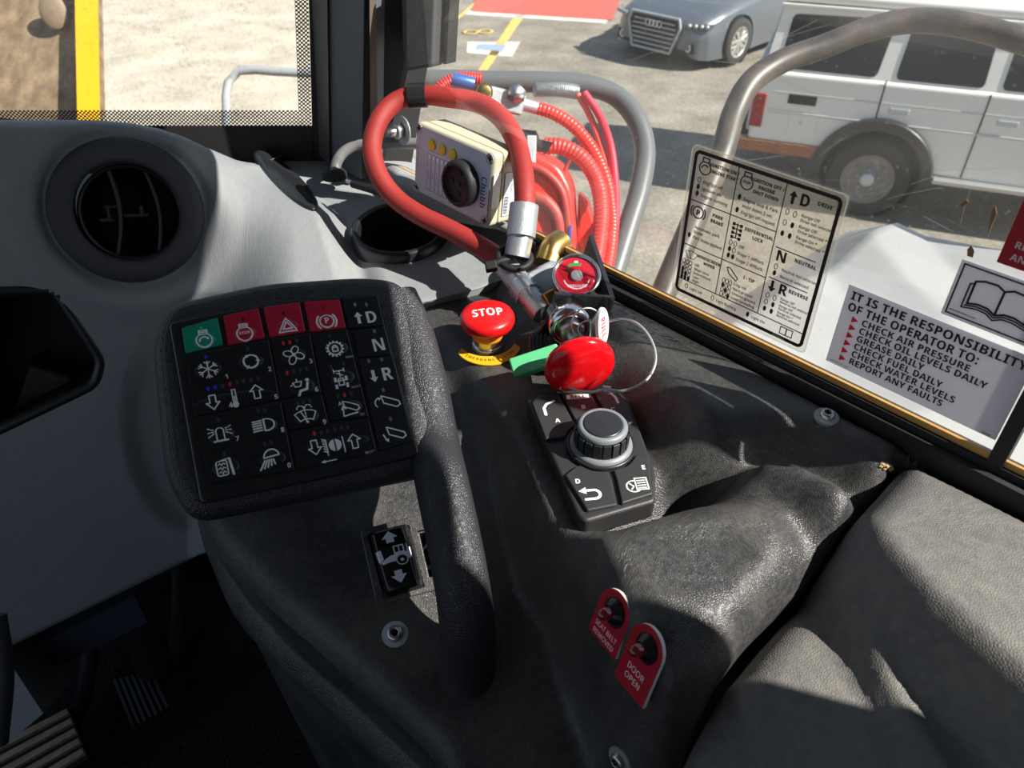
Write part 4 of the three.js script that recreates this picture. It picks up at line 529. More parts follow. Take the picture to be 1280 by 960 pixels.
// ---------- warning lamp plates on the bolster ----------
{
  const plate = (label, bl, br, top, lines, lampAt) => {
    const n = V(-0.83, 0.37, 0.40).normalize(), c = onCon(...lampAt).p.addScaledVector(n, 0.003), F0 = frame(c, n, V(1, 0, 0)), g = (p) => { const q = F0.hit(...p); return F0.pt(q.x, q.y); };
    const A = g(bl), Bp = g(br), Tp = g(top), F = frame(A, n, Bp.clone().sub(A)), W = A.distanceTo(Bp), Hh = Tp.clone().sub(A).dot(F.ey), ms = F.m, t = thing('warning_lamp', label, 'warning lamp');
    const s = new THREE.Shape(); s.moveTo(0, 0); s.lineTo(W, 0); s.lineTo(W, Hh - W / 2); s.absarc(W / 2, Hh - W / 2, W / 2, 0, Math.PI, false); s.lineTo(0, 0);
    const map = canvasTex(W * 1000, Hh * 1000, 24, (x) => { const u = W * 1000, v = Hh * 1000; x.fillStyle = '#b01226'; x.fillRect(0, 0, u, v); x.fillStyle = '#f0e8e8'; x.textAlign = 'center'; x.textBaseline = 'middle'; for (const [str, y, fs] of lines) { x.font = `${fs * u}px sans-serif`; x.fillText(str, u / 2, y * v, u * 0.92); } });
    part(t, 'plate_core', put(slab(s, 0.0022, 0.0002), ms), M.white, 'white core of the engraved plate');
    const s2 = s.clone(); part(t, 'plate', put(uvPlanar(slab(s2, 0.0004, 0.0001).translate(0, 0, 0.0004), 0, 0, W, Hh), ms), mat({ map, roughness: 0.4 }));
    const L = new THREE.Matrix4().makeTranslation(W * 0.54, Hh - W * 0.47, 0), r = W * 0.33; const lm = ms.clone().multiply(L);
    const b = part(t, 'lamp_bezel', put(lathe([[r * 0.98, 0.0004], [r, 0.001], [r * 0.9, 0.0016], [r * 0.55, 0.005], [r * 0.5, 0.005], [r * 0.45, 0.002]], 40), lm), mat({ color: lin(0.012, 0.013, 0.016), roughness: 0.15 }));
    part(b, 'lamp_lens', put(lathe([[r * 0.46, 0.004], [r * 0.46, 0.0075], [r * 0.36, 0.0098], [r * 0.15, 0.011], [0.00001, 0.0112]], 32), lm), phys({ color: lin(0.25, 0.012, 0.012), roughness: 0.12, clearcoat: 1 }));
  };
  plate('red warning lamp plate reading SEAT BELT REMOVED on the console bolster', [736, 785], [768.7, 824.5], [774, 739], [['SEAT BELT', 0.75, 0.165], ['REMOVED', 0.90, 0.165]], [760, 790]);
  plate('red warning lamp plate reading DOOR OPEN on the console bolster', [768, 843], [803, 886], [813, 782], [['DOOR', 0.68, 0.2], ['OPEN', 0.82, 0.2]], [797, 842]);
}

// ---------- window stickers ----------
const WF = frame(cab(0.4068, -0.29, 0), CR.clone().negate(), CF.clone().negate());
{
  const tx = (x, s, a, b, size, o = {}) => { x.font = `${o.w ?? 'bold'} ${size}px sans-serif`; x.textAlign = o.al ?? 'left'; x.textBaseline = 'middle'; if (o.fit) { x.save(); x.translate(a, b); x.scale(o.fit / x.measureText(s).width, 1); x.fillText(s, 0, 0); x.restore(); } else x.fillText(s, a, b, o.max); };
  const sticker = (name, label, x0, y0, x1, y1, px, draw, mt, depth = 0.0006, r = 0.0005, cat = 'sticker') => { const t = thing(name, label, cat); const w = (x1 - x0) * 1000, h = (y1 - y0) * 1000; const g = slab(rrect(x0, y0, x1, y1, r), depth, 0.0001).translate(0, 0, depth); part(t, 'sheet', put(uvPlanar(g, x0, y0, x1, y1), WF), mt(canvasTex(w, h, px, (x) => draw(x, w, h)))); return t; };
  const P0 = WF.hit(870, 180), P1 = WF.hit(1067, 245), P2 = WF.hit(1000, 438), P3 = WF.hit(838, 365);
  const xa = (P0.x + P3.x) / 2 - 0.001, xb = (P1.x + P2.x) / 2 + 0.001, ya = (P2.y + P3.y) / 2, yb = (P0.y + P1.y) / 2;
  sticker('instruction_decal', 'clear decal with black grid of transmission and brake instructions on the right window', xa, ya, xb, yb, 17, (x, w, h) => {
    x.clearRect(0, 0, w, h); x.fillStyle = 'rgba(236,228,205,0.22)'; x.fillRect(0, 0, w, h); x.strokeStyle = 'rgba(245,245,245,0.35)'; x.lineWidth = 0.8; x.beginPath(); x.roundRect(0.6, 0.6, w - 1.2, h - 1.2, 4); x.stroke();
    const K = '#15130f'; x.strokeStyle = x.fillStyle = K; x.lineWidth = 2.2; x.beginPath(); x.roundRect(4, 4, w - 8, h - 8, 3); x.stroke(); x.lineWidth = 0.5;
    const L = (a, b, c, d) => { x.beginPath(); x.moveTo(a, b); x.lineTo(c, d); x.stroke(); }; const X1 = w * 0.335, X2 = w * 0.645, Y1 = h * 0.335, Y2 = h * 0.63, Y3 = h * 0.875, E = w - 5;
    L(5, Y1, X2, Y1); L(5, Y2, X2, Y2); L(5, Y3, E, Y3); L(X1, 5, X1, Y3); L(X2, 5, X2, Y3); L(X2 + 2, h * 0.42, E - 4, h * 0.42); L(X2 + 2, h * 0.615, E - 4, h * 0.615);
    const dot = (a, b, f) => { x.beginPath(); x.ellipse(a, b, 1.05, 1.8, 0, 0, 7); x.lineWidth = 0.3; f ? x.fill() : x.stroke(); };
    const eng = (a, b, st) => { x.lineWidth = 0.7; x.beginPath(); x.arc(a, b + 1, 4.2, -1.0, Math.PI + 1.0); x.stroke(); x.strokeRect(a - 2.4, b - 5.4, 4.8, 2.6); if (st) tx(x, 'STOP', a, b + 1, 2.3, { al: 'center' }); else { x.beginPath(); x.arc(a, b + 1.6, 2.5, Math.PI, 1.8 * Math.PI); x.stroke(); } };
    const B = { w: 'bold', al: 'center' }, S = { w: 'normal' };
    eng(12, 12, 0); tx(x, 'IGNITION ON /', 26, 9, 3, B); tx(x, 'ENGINE START', 26, 13, 3, B); [['Eng/Ign off', 0], ['Ignition on', 1], ['Engine running', 1]].forEach(([s, f], i) => { dot(9, 21.5 + i * 4.6, f); tx(x, s, 12, 21.5 + i * 4.6, 3, S); });
    eng(X1 + 7, 12, 1); tx(x, 'IGNITION OFF /', X1 + 21, 9, 3, B); tx(x, 'ENGINE', X1 + 21, 12.6, 3, B); tx(x, 'SHUT DOWN', X1 + 21, 16.2, 3, B); [['Engine stop & Park', 1], ['Hold down 3 sec', 2], ['Eng/Ign off request', 1]].forEach(([s, f], i) => { if (f < 2) dot(X1 + 4, 23 + i * 4.3, f); tx(x, s, X1 + 7, 23 + i * 4.3, 2.9, { w: 'normal', max: 24 }); });
    x.lineWidth = 0.8; x.beginPath(); x.arc(12, Y1 + 7, 4, 0, 7); x.stroke(); tx(x, 'P', 12, Y1 + 7.2, 5.4, B); for (const a of [0, Math.PI]) { x.beginPath(); x.arc(12, Y1 + 7, 5.6, a - 0.7, a + 0.7); x.stroke(); } tx(x, 'PARK', 27, Y1 + 5, 3.2, B); tx(x, 'BRAKE', 27, Y1 + 9, 3.2, B); tx(x, 'Automatic park', 11, Y1 + 17, 2.9, S); tx(x, 'brake', 11, Y1 + 20.4, 2.9, S); dot(8, Y1 + 24.4, 1); tx(x, 'Park brake applied', 11, Y1 + 24.4, 2.9, { w: 'normal', max: 23 });
    x.lineWidth = 0.6; for (const yy of [4, 7, 10, 13]) { x.fillRect(X1 + 3, Y1 + yy, 1.8, 2); x.fillRect(X1 + 8.4, Y1 + yy, 1.8, 2); L(X1 + 4, Y1 + yy + 1, X1 + 9, Y1 + yy + 1); } L(X1 + 6.6, Y1 + 4, X1 + 6.6, Y1 + 14); tx(x, 'DIFFERENTIAL', X1 + 22, Y1 + 5, 3, B); tx(x, 'LOCK', X1 + 22, Y1 + 9, 3, B); [['Off', 0, 0], ['Stage 1 difflock', 1, 0], ['Stage 2 difflock', 1, 1]].forEach(([s, a, b], i) => { dot(X1 + 4, Y1 + 18 + i * 4.6, a); dot(X1 + 7.4, Y1 + 18 + i * 4.6, b); tx(x, s, X1 + 10, Y1 + 18 + i * 4.6, 2.9, { w: 'normal', max: 22 }); });
    x.beginPath(); x.moveTo(7, Y2 + 5); x.quadraticCurveTo(12, Y2 + 2, 17, Y2 + 5); x.lineTo(14.6, Y2 + 9); x.lineTo(9.4, Y2 + 9); x.closePath(); x.stroke(); L(10, Y2 + 4, 12.4, Y2 + 9.6); tx(x, 'WINDSCREEN', 26, Y2 + 4.4, 2.9, B); tx(x, 'WIPER', 27, Y2 + 8, 2.9, B); [['Off', 0], ['Wipe once', 0], ['Intermittent', 1], ['Low', 2], ['High', 3]].forEach(([s, n], i) => { for (let k = 0; k < 3; k++) dot(7 + k * 2.8, Y2 + 12.6 + i * 3, k < n); tx(x, s, 16, Y2 + 12.6 + i * 3, 2.6, S); });
    x.lineWidth = 0.6; x.beginPath(); x.moveTo(X1 + 5, Y2 + 4); x.lineTo(X1 + 7, Y2 + 8); x.lineTo(X1 + 13, Y2 + 11); x.lineTo(X1 + 14, Y2 + 9); x.lineTo(X1 + 7, Y2 + 3.4); x.closePath(); x.stroke(); tx(x, 'I - TIP', X1 + 22, Y2 + 5.6, 3, B); [['I-Tip Off', 0], ['Hard ground', 1], ['Uneven ground', 2], ['Load spreading', 3]].forEach(([s, n], i) => { for (let k = 1; k < 4; k++) dot(X1 + 1.6 + k * 2.6, Y2 + 14 + i * 3.4, k === n); tx(x, s, X1 + 12, Y2 + 14 + i * 3.4, 2.6, { w: 'normal', max: 20 }); });
    const G = (y, l, s, n) => { x.save(); x.translate(X2 + 5.5, y); if (n) { x.beginPath(); x.moveTo(0, -4 * n); x.lineTo(2.6, -0.8 * n); x.lineTo(0.9, -0.8 * n); x.lineTo(0.9, 4 * n); x.lineTo(-0.9, 4 * n); x.lineTo(-0.9, -0.8 * n); x.lineTo(-2.6, -0.8 * n); x.closePath(); x.fill(); } x.restore(); tx(x, l, X2 + (n ? 13 : 7), y, 10, B); tx(x, s, E - 2.5, y - 1.5, 3.3, { al: 'right' }); };
    G(12, 'D', 'DRIVE', 1); [['Range Off', 'Drive not selected', 0, 0], ['Range Off', 'Drive selected **', 0, 1], ['Range On *', 'Drive selected **', 1, 1]].forEach(([a, b, p, q], i) => { const y = 21.5 + i * 7; dot(X2 + 4, y, p); dot(X2 + 9, y, q); tx(x, a, X2 + 13, y - 1.5, 2.7, S); tx(x, b, X2 + 13, y + 1.5, 2.7, { w: 'normal', max: 21 }); });
    G(h * 0.47, 'N', 'NEUTRAL', 0); [['Neutral not selected', 0], ['Neutral selected', 1]].forEach(([s, f], i) => { dot(X2 + 5, h * 0.535 + i * 4.6, f); tx(x, s, X2 + 9, h * 0.535 + i * 4.6, 2.7, S); });
    G(h * 0.665, 'R', 'REVERSE', -1); [['Range Off', 'Reverse not selected', 0, 0], ['Range Off', 'Reverse selected', 0, 1], ['Range On *', 'Reverse selected', 1, 1]].forEach(([a, b, p, q], i) => { const y = h * 0.73 + i * 5; dot(X2 + 4, y, p); dot(X2 + 9, y, q); tx(x, a, X2 + 13, y - 1.1, 2.2, S); tx(x, b, X2 + 13, y + 1.1, 2.2, S); });
    dot(12, Y3 + 4, 0); tx(x, 'Light Off', 15, Y3 + 4, 2.7, S); dot(34, Y3 + 4, 0); tx(x, 'Light flashing', 37, Y3 + 4, 2.7, S); dot(62, Y3 + 4, 1); tx(x, 'Light On', 65, Y3 + 4, 2.7, S); x.lineWidth = 0.5; x.strokeRect(E - 15, Y3 + 1.6, 4.2, 5); x.strokeRect(E - 10.6, Y3 + 1.6, 4.2, 5); x.fillStyle = '#ded6c2'; tx(x, 'BEF0164-A', w - 20, h - 4, 1.8, { al: 'center' });
  }, (map) => phys({ map, transparent: true, roughness: 0.6, transmission: 0.35, thickness: 0 }), 0.0004, 0.004, 'decal');
  const A = WF.hit(1063, 355), Bq = WF.hit(1032, 449), C = WF.hit(1242, 549);
  sticker('responsibility_sticker', 'white sticker listing daily checks the operator must make, low on the right window', (A.x + Bq.x) / 2, (Bq.y + C.y) / 2, C.x + 0.001, A.y, 14, (x, w, h) => {
    x.fillStyle = '#dad8de'; x.fillRect(0, 0, w, h); x.fillStyle = '#121212'; const F = 7.4; tx(x, 'IT IS THE RESPONSIBILITY', 3, 6, F, { fit: w - 5 }); tx(x, 'OF THE OPERATOR TO:', 3, 13.4, F, { fit: w * 0.74 });
    ['CHECK AIR PRESSURE', 'CHECK OIL LEVELS DAILY', 'GREASE DAILY', 'CHECK FUEL DAILY', 'CHECK WATER LEVELS', 'REPORT ANY FAULTS'].forEach((s, i) => { const y = 20.5 + i * 5.5; x.fillStyle = '#121212'; tx(x, s, 13.5, y, 5.9, { fit: [61.5, 72, 40, 52, 61, 56][i] * w / 100 }); x.fillStyle = '#c2232c'; x.beginPath(); x.moveTo(7.5, y - 2.2); x.lineTo(11.5, y); x.lineTo(7.5, y + 2.2); x.closePath(); x.fill(); });
    x.fillStyle = '#333'; tx(x, 'safetystickers.com', 2, h - 1.6, 1.5, { w: 'normal' }); tx(x, '10504', w - 8, h - 1.8, 1.8);
    x.fillStyle = 'rgba(90,60,40,0.35)'; x.beginPath(); x.ellipse(w * 0.82, h * 0.45, 0.7, 1.5, 0.3, 0, 7); x.fill();
  }, (map) => phys({ map, roughness: 0.8, transmission: 0.5, thickness: 0 }));
  const b0 = WF.hit(1206, 324), b1 = WF.hit(1174, 390), b2 = WF.hit(1280, 432);
  sticker('manual_sticker', 'white sticker with an open book symbol above the list of daily checks', (b0.x + b1.x) / 2, (b1.y + b2.y) / 2, b2.x + 0.04, b0.y, 16, (x, w, h) => {
    x.fillStyle = '#dad8de'; x.fillRect(0, 0, w, h); x.strokeStyle = '#15151a'; x.lineWidth = 0.8; x.strokeRect(2, 2, w - 4, h - 4); x.beginPath(); x.moveTo(46, 2); x.lineTo(46, h - 2); x.stroke(); x.lineWidth = 1.1; x.lineJoin = 'round';
    const P = (l, c) => { x.beginPath(); l.forEach((p, i) => x[i ? 'lineTo' : 'moveTo'](...p)); if (c) x.closePath(); x.stroke(); };
    P([[24, 9], [20, 7], [14, 7.4], [10, 9], [10, 22], [15, 20.5], [20, 20.8], [24, 23], [28, 20.8], [33, 20.5], [38, 22], [38, 9], [34, 7.4], [28, 7], [24, 9]]); P([[24, 9], [24, 23]]); x.lineWidth = 0.8; P([[10, 10.5], [8, 11], [8, 25], [15, 23.4], [20, 23.6], [24, 26], [28, 23.6], [33, 23.4], [40, 25], [40, 11], [38, 10.5]]); P([[9, 23.4], [15, 22], [20, 22.2], [24, 24.4], [28, 22.2], [33, 22], [39, 23.4]]);
    x.fillStyle = '#222'; tx(x, 'safetystickers.com', 3, h - 4, 1.5); ['Read and', 'understand', 'operator’s', 'manual. It is', 'your', 'responsibility', 'at all times'].forEach((s, i) => tx(x, s, 48, 7 + i * 3.2, 2.8, { w: 'normal' }));
  }, (map) => phys({ map, roughness: 0.8, transmission: 0.5, thickness: 0 }));
  const r0 = WF.hit(1246, 327), r1 = WF.hit(1280, 234);
  sticker('red_sticker', 'red sticker with white lettering at the right edge of the window', r0.x, r0.y, r0.x + 0.07, r1.y + 0.012, 14, (x, w, h) => { x.fillStyle = '#b5162c'; x.fillRect(0, 0, w, h); x.fillStyle = '#ddd'; tx(x, 'RE', 4.4, h - 11.6, 5); tx(x, 'AN', 4.8, h - 5.2, 5); }, (map) => phys({ map, roughness: 0.5, transmission: 0.2, thickness: 0 }));
}

// ---------- fire suppression alarm box ----------
{
  const Q = quadFrame([[523, 153], [622, 195], [610, 285], [517, 238]], 0.097), W = Q.w, H = Q.h, t = thing('alarm_box', 'cream alarm box with black round plug and three yellow dots inside the red hose loop', 'alarm box');
  const face = roundPoly([[0, 0], [W, 0], [W, H], [0, H]], 0.004);
  part(t, 'lid', put(slab(face, 0.011, 0.003, [], 4), Q), M.cream);
  part(t, 'housing', put(slab(roundPoly([[0.0004, 0.0004], [W - 0.0004, 0.0004], [W - 0.0004, H - 0.0004], [0.0004, H - 0.0004]], 0.004), 0.019, 0.0012).translate(0, 0, -0.0112), Q), M.cream);
  const u = W * 1000, v = H * 1000, c8 = 9;
  const inset = [[c8, 2], [u - c8, 2], [u - c8 + 2, 4.5], [u - 4.5, c8 - 2], [u - 2, c8], [u - 2, v - c8], [u - 4.5, v - c8 + 2], [u - c8 + 2, v - 4.5], [u - c8, v - 2], [c8, v - 2], [c8 - 2, v - 4.5], [4.5, v - c8 + 2], [2, v - c8], [2, c8], [4.5, c8 - 2], [c8 - 2, 4.5]];
  const cx = Q.hit(581, 228).x * 1000, cy = v - Q.hit(581, 228).y * 1000;
  const map = canvasTex(u, v, 14, (x) => { x.fillStyle = '#c6d0de'; x.fillRect(0, 0, u, v); x.strokeStyle = '#6c7480'; x.lineWidth = 0.35; x.beginPath(); inset.forEach((p, i) => x[i ? 'lineTo' : 'moveTo'](...p)); x.closePath(); x.stroke();
    const rot = (a, b, s, f, c, w = 'bold') => { x.save(); x.translate(a, b); x.rotate(Math.PI / 2); x.font = `${w} ${f}px sans-serif`; x.fillStyle = c; x.textAlign = 'center'; x.textBaseline = 'middle'; x.fillText(s, 0, 0); x.restore(); };
    rot(u - 8.5, v * 0.55, 'Chubb', 8.5, '#1d5fae'); rot(5, v * 0.5, 'FIRE SUPPRESSION SYSTEM', 1.9, '#7a6a6a', 'normal');
    x.strokeStyle = '#4a78b8'; x.lineWidth = 0.45; for (let k = 0; k < 5; k++) { const a = 20 + k * 5.4; x.strokeRect(a - 2.2, v * 0.36, 4.6, v * 0.52); x.fillStyle = '#eef0f2'; x.fillRect(a - 1.2, v * 0.37, 2.4, 3.4); rot(a, v * 0.66, ['SYSTEM', 'ARMED', 'LOW PRESSURE', 'DISCHARGE', 'FAULT'][k], 2, '#45608c', 'normal'); }
    x.strokeStyle = '#555c66'; x.beginPath(); x.moveTo(20, v * 0.28); x.lineTo(20, v * 0.31); x.lineTo(33, v * 0.31); x.lineTo(33, v * 0.27); x.stroke();
  });
  part(t, 'face_label', put(uvPlanar(slab(shapeOf(inset.map((p) => [p[0] / 1000, (v - p[1]) / 1000])), 0.0006, 0.0001).translate(0, 0, 0.0005), 0, 0, W, H), Q), mat({ map, roughness: 0.45 }));
  for (const [a, b] of [[4.6, 4.6], [u - 4.6, 4.6], [4.6, v - 4.6], [u - 4.6, v - 4.6]]) { const s = part(t, 'lid_screw', put(lathe([[0.0044, 0], [0.0044, 0.0006], [0.0036, 0.0009], [0.0033, 0.0002], [0.00001, 0.0002]], 24).translate(a / 1000, b / 1000, 0), Q), M.zinc); part(s, 'cross_slot', put(merge([box(0.0046, 0.0011, 0.0006, 0).translate(a / 1000, b / 1000, 0.0003), box(0.0011, 0.0046, 0.0006, 0).translate(a / 1000, b / 1000, 0.0003)]), Q), M.dark); }
  for (const p of [[541, 181], [554, 187], [567, 193]]) { const q = Q.hit(...p); part(t, 'yellow_dot', put(lathe([[0.0047, 0], [0.0047, 0.0013], [0.0042, 0.0018], [0.00001, 0.0018]], 28).translate(q.x, q.y, 0.0004), Q), M.yellow, 'yellow round dot'); }
  const pg = part(t, 'round_plug', put(lathe([[0.0185, 0], [0.0190, 0.003], [0.0190, 0.008], [0.0172, 0.0105], [0.0150, 0.0112], [0.0142, 0.010], [0.0138, 0.006], [0.00001, 0.006]], 56).translate(cx / 1000, (v - cy) / 1000, 0), Q), mat({ color: lin(0.014, 0.014, 0.016), roughness: 0.6 }), 'black round plug with five pin holes');
  for (const [a, b] of [[0, 0], [0, 0.0085], [0.0085, 0], [0, -0.0085], [-0.0085, 0]]) part(pg, 'pin_hole', put(box(0.0036, 0.0036, 0.001, 0.0003).translate(cx / 1000 + a, (v - cy) / 1000 + b, 0.0064), Q), M.dark);
  const lm = canvasTex(40, 20, 12, (x) => { x.fillStyle = '#d8dde4'; x.fillRect(0, 0, 40, 20); x.fillStyle = '#222'; x.font = 'bold 3px sans-serif'; x.fillText('TYPE 24V', 3, 5); x.fillText('FIRE PANEL', 3, 10); for (let i = 0; i < 16; i++) x.fillRect(22 + i, 12, i % 3 ? 0.5 : 0.8, 6); });
  const sl = frame(Q.pt(W + 0.0002, H * 0.5, -0.005), Q.ex, Q.ey.clone().negate()), sl2 = frame(Q.pt(W + 0.0002, H * 0.42, -0.021), Q.ex, Q.ey.clone().negate());
  part(t, 'side_label', put(uvPlanar(slab(rrect(-0.014, -0.004, 0.014, 0.004, 0.0005), 0.0004, 0.0001).translate(0, 0, 0.0004), -0.016, -0.008, 0.016, 0.008), sl), M.white);
  part(t, 'rating_label', put(uvPlanar(slab(rrect(-0.018, -0.007, 0.018, 0.007, 0.0005), 0.0004, 0.0001).translate(0, 0, 0.0004), -0.018, -0.008, 0.018, 0.008), sl2), mat({ map: lm, roughness: 0.5 }));
  part(t, 'mounting_foot', put(box(W * 0.6, 0.006, 0.02, 0.001).translate(W * 0.5, -0.0025, -0.02), Q), M.grey);
}

// ---------- fire actuator by the window ----------
const AX = V(0.12, 0.05, 0.99).normalize();
{
  const t = thing('fire_actuator', 'manual fire suppression actuator with pressure gauge and red push knob beside the emergency stop', 'fire actuator');
  const A0 = (x, y, d) => atD(x, y, d);
  // black angle bracket
  const bf = frame(A0(728, 385, 0.557), AX, V(1, 0, 0)), hp = (p) => bf.hit(...p);
  part(t, 'bracket', put(uvMetres(slab([[694, 367], [768, 372], [768, 380], [757, 402], [752, 452], [683, 452], [664, 430], [686, 396]].map(hp), 0.004, 0.0008)), bf), M.smooth, 'black steel bracket');
  { const a = A0(769, 373, 0.557), b = A0(741, 292, 0.592), c = A0(722, 352, 0.602), n = CR.clone().multiplyScalar(-0.004); part(t, 'bracket_wing', solid([a, b, c, a.clone().add(n), b.clone().add(n), c.clone().add(n)], [[0, 1, 2], [5, 4, 3], [0, 3, 4, 1], [1, 4, 5, 2], [2, 5, 3, 0]]), M.smooth); }
  // valve body and gauge
  const gf = frame(A0(720, 352, 0.574), V(-0.02, 0.86, 0.5), V(1, 0, 0)).m.clone().multiply(new THREE.Matrix4().makeScale(1.0, 1.0, 1));
  part(t, 'valve_body', put(merge([lathe([[0.00001, -0.03], [0.0150, -0.03], [0.0155, -0.001], [0.0145, 0.0035], [0.00001, 0.0035]], 40)]), gf), M.chrome);
  const vb = frame(A0(688, 360, 0.592), V(-0.1, 0.55, 0.83), V(1, -0.1, 0)); part(t, 'valve_block', put(merge([lathe([[0.00001, -0.03], [0.0215, -0.03], [0.0215, 0.002], [0.0185, 0.005], [0.00001, 0.005]], 6)]), vb), M.zinc);
  const gg = part(t, 'gauge_case', put(lathe([[0.0150, 0.002], [0.0178, 0.003], [0.0182, 0.009], [0.0172, 0.0105], [0.0160, 0.0105], [0.0158, 0.008], [0.00001, 0.008]], 56), gf), M.chrome, 'round pressure gauge with red dial');
  const gm = canvasTex(32, 32, 14, (x) => { x.fillStyle = '#c2122c'; x.fillRect(0, 0, 32, 32); x.strokeStyle = '#e9d9dc'; x.lineWidth = 1.1; x.beginPath(); x.arc(16, 17, 9.5, 0.2, 2.9); x.stroke(); x.fillStyle = '#e9d9dc'; x.fillRect(14.6, 3, 2.8, 4); x.strokeStyle = '#2f9f54'; x.lineWidth = 2.4; x.beginPath(); x.arc(16, 16, 10, -2.2, -1.2); x.stroke(); x.fillStyle = '#ddd'; x.font = 'bold 3px sans-serif'; x.textAlign = 'center'; x.fillText('PRESSURE', 16, 25); });
  part(gg, 'gauge_dial', put(uvPlanar(lathe([[0.0158, 0.0082], [0.00001, 0.0082]], 48), -0.016, -0.016, 0.016, 0.016), gf), mat({ map: gm, roughness: 0.4 }));
  part(gg, 'gauge_needle', put(box(0.0016, 0.013, 0.0006, 0.0002).translate(0, 0.003, 0.0092).rotateZ(0.9), gf), M.chrome);
  part(gg, 'gauge_hub', put(lathe([[0.0045, 0.0082], [0.0042, 0.0105], [0.00001, 0.0108]], 24), gf), M.zinc);
  part(gg, 'gauge_lens', put(lathe([[0.0168, 0.0100], [0.0160, 0.0138], [0.0130, 0.0150], [0.00001, 0.0156]], 48), gf), phys({ color: lin(0.97, 0.95, 0.95), transmission: 1, thickness: 0, roughness: 0.02 }), 'clear gauge lens');
  // lower cylinder, stem and red push knob
  const KX = V(0.2, -0.12, 0.97).normalize(), kf = frame(A0(724, 456, 0.515), KX, V(1, 0.1, -0.1)), cf = frame(A0(713, 408, 0.545), AX, V(1, 0, 0));
  part(t, 'actuator_body', put(lathe([[0.00001, -0.016], [0.0155, -0.016], [0.0158, 0.000], [0.0148, 0.003], [0.011, 0.005], [0.0105, 0.002], [0.008, 0.002], [0.00001, 0.002]], 48), cf), M.chrome);
  part(t, 'hex_nut', put(lathe([[0.00001, 0.001], [0.0095, 0.001], [0.0095, 0.009], [0.0082, 0.0105], [0.00001, 0.0105]], 6), cf), M.steel);
  part(t, 'stem', tube([cf.pt(0, 0, 0), cf.pt(0, -0.003, 0.02), kf.pt(0, 0, -0.004)], 0.0042, { seg: 8, rad: 16 }), M.steel);
  const km = canvasTex(50, 50, 14, (x) => { x.fillStyle = '#e0101a'; x.fillRect(0, 0, 50, 50); x.strokeStyle = '#f0d8d8'; x.lineWidth = 1; x.beginPath(); x.moveTo(10, 35); x.lineTo(9.5, 38.5); x.lineTo(13, 40); x.stroke(); });
  const kg = lathe([[0.00001, -0.006], [0.012, -0.006], [0.0235, -0.002], [0.0242, 0.001], [0.0232, 0.0042], [0.019, 0.0068], [0.011, 0.0088], [0.00001, 0.0094]], 64);
  part(t, 'push_knob', put(uvPlanar(kg, -0.025, -0.025, 0.025, 0.025), kf), mat({ map: km, roughness: 0.16 }), 'glossy red push knob');
  // guard plate behind the knob
  const pf = frame(A0(748, 440, 0.545), AX.clone().applyAxisAngle(YUP, 0.9), V(0.6, 0, -0.8)); part(t, 'guard_plate', put(slab([[-0.012, 0.03], [0.002, 0.034], [0.012, 0.004], [0.006, -0.022], [-0.006, -0.03], [-0.012, -0.02]], 0.0016, 0.0004), pf), M.steel);
  // hose fittings
  const el = [A0(628, 327, 0.605), A0(652, 357, 0.592), A0(680, 392, 0.578)];
  part(t, 'hose_ferrule', tube([el[0], el[1]], 0.0098, { seg: 4, rad: 10 }), M.zinc);
  part(t, 'elbow_fitting', merge([tube([el[1].clone().lerp(el[0], 0.08), el[1].clone().lerp(el[2], 0.32)], 0.0112, { seg: 2, rad: 6 }), tube([el[1], el[2]], 0.0088, { seg: 4, rad: 16 }), tube([el[1].clone().lerp(el[2], 0.55), el[2]], 0.0102, { seg: 2, rad: 6 })]), M.zinc);
  const sq = frame(A0(687, 372, 0.575), V(0.2, 0.5, 0.8), V(1, 0.6, 0)); part(t, 'brass_plug', put(box(0.009, 0.010, 0.012, 0.001), sq), M.brass);
  part(t, 'brass_elbow', merge([tube([A0(684, 330, 0.615), A0(690, 312, 0.618), A0(702, 302, 0.625)], 0.0105, { seg: 12, rad: 20 }), tube([A0(683, 332, 0.613), A0(687, 322, 0.615)], 0.0125, { seg: 2, rad: 6 })]), M.brass, 'brass elbow fitting');
  part(t, 'side_knob', put(merge([box(0.02, 0.02, 0.02, 0.003), ...[-2, -1, 0, 1, 2].map((i) => box(0.0016, 0.021, 0.021, 0.0005).translate(i * 0.003, 0, 0))]), frame(A0(677, 440, 0.565), V(0, 0.9, 0.4), V(1, 0, 0))), M.smooth);
}
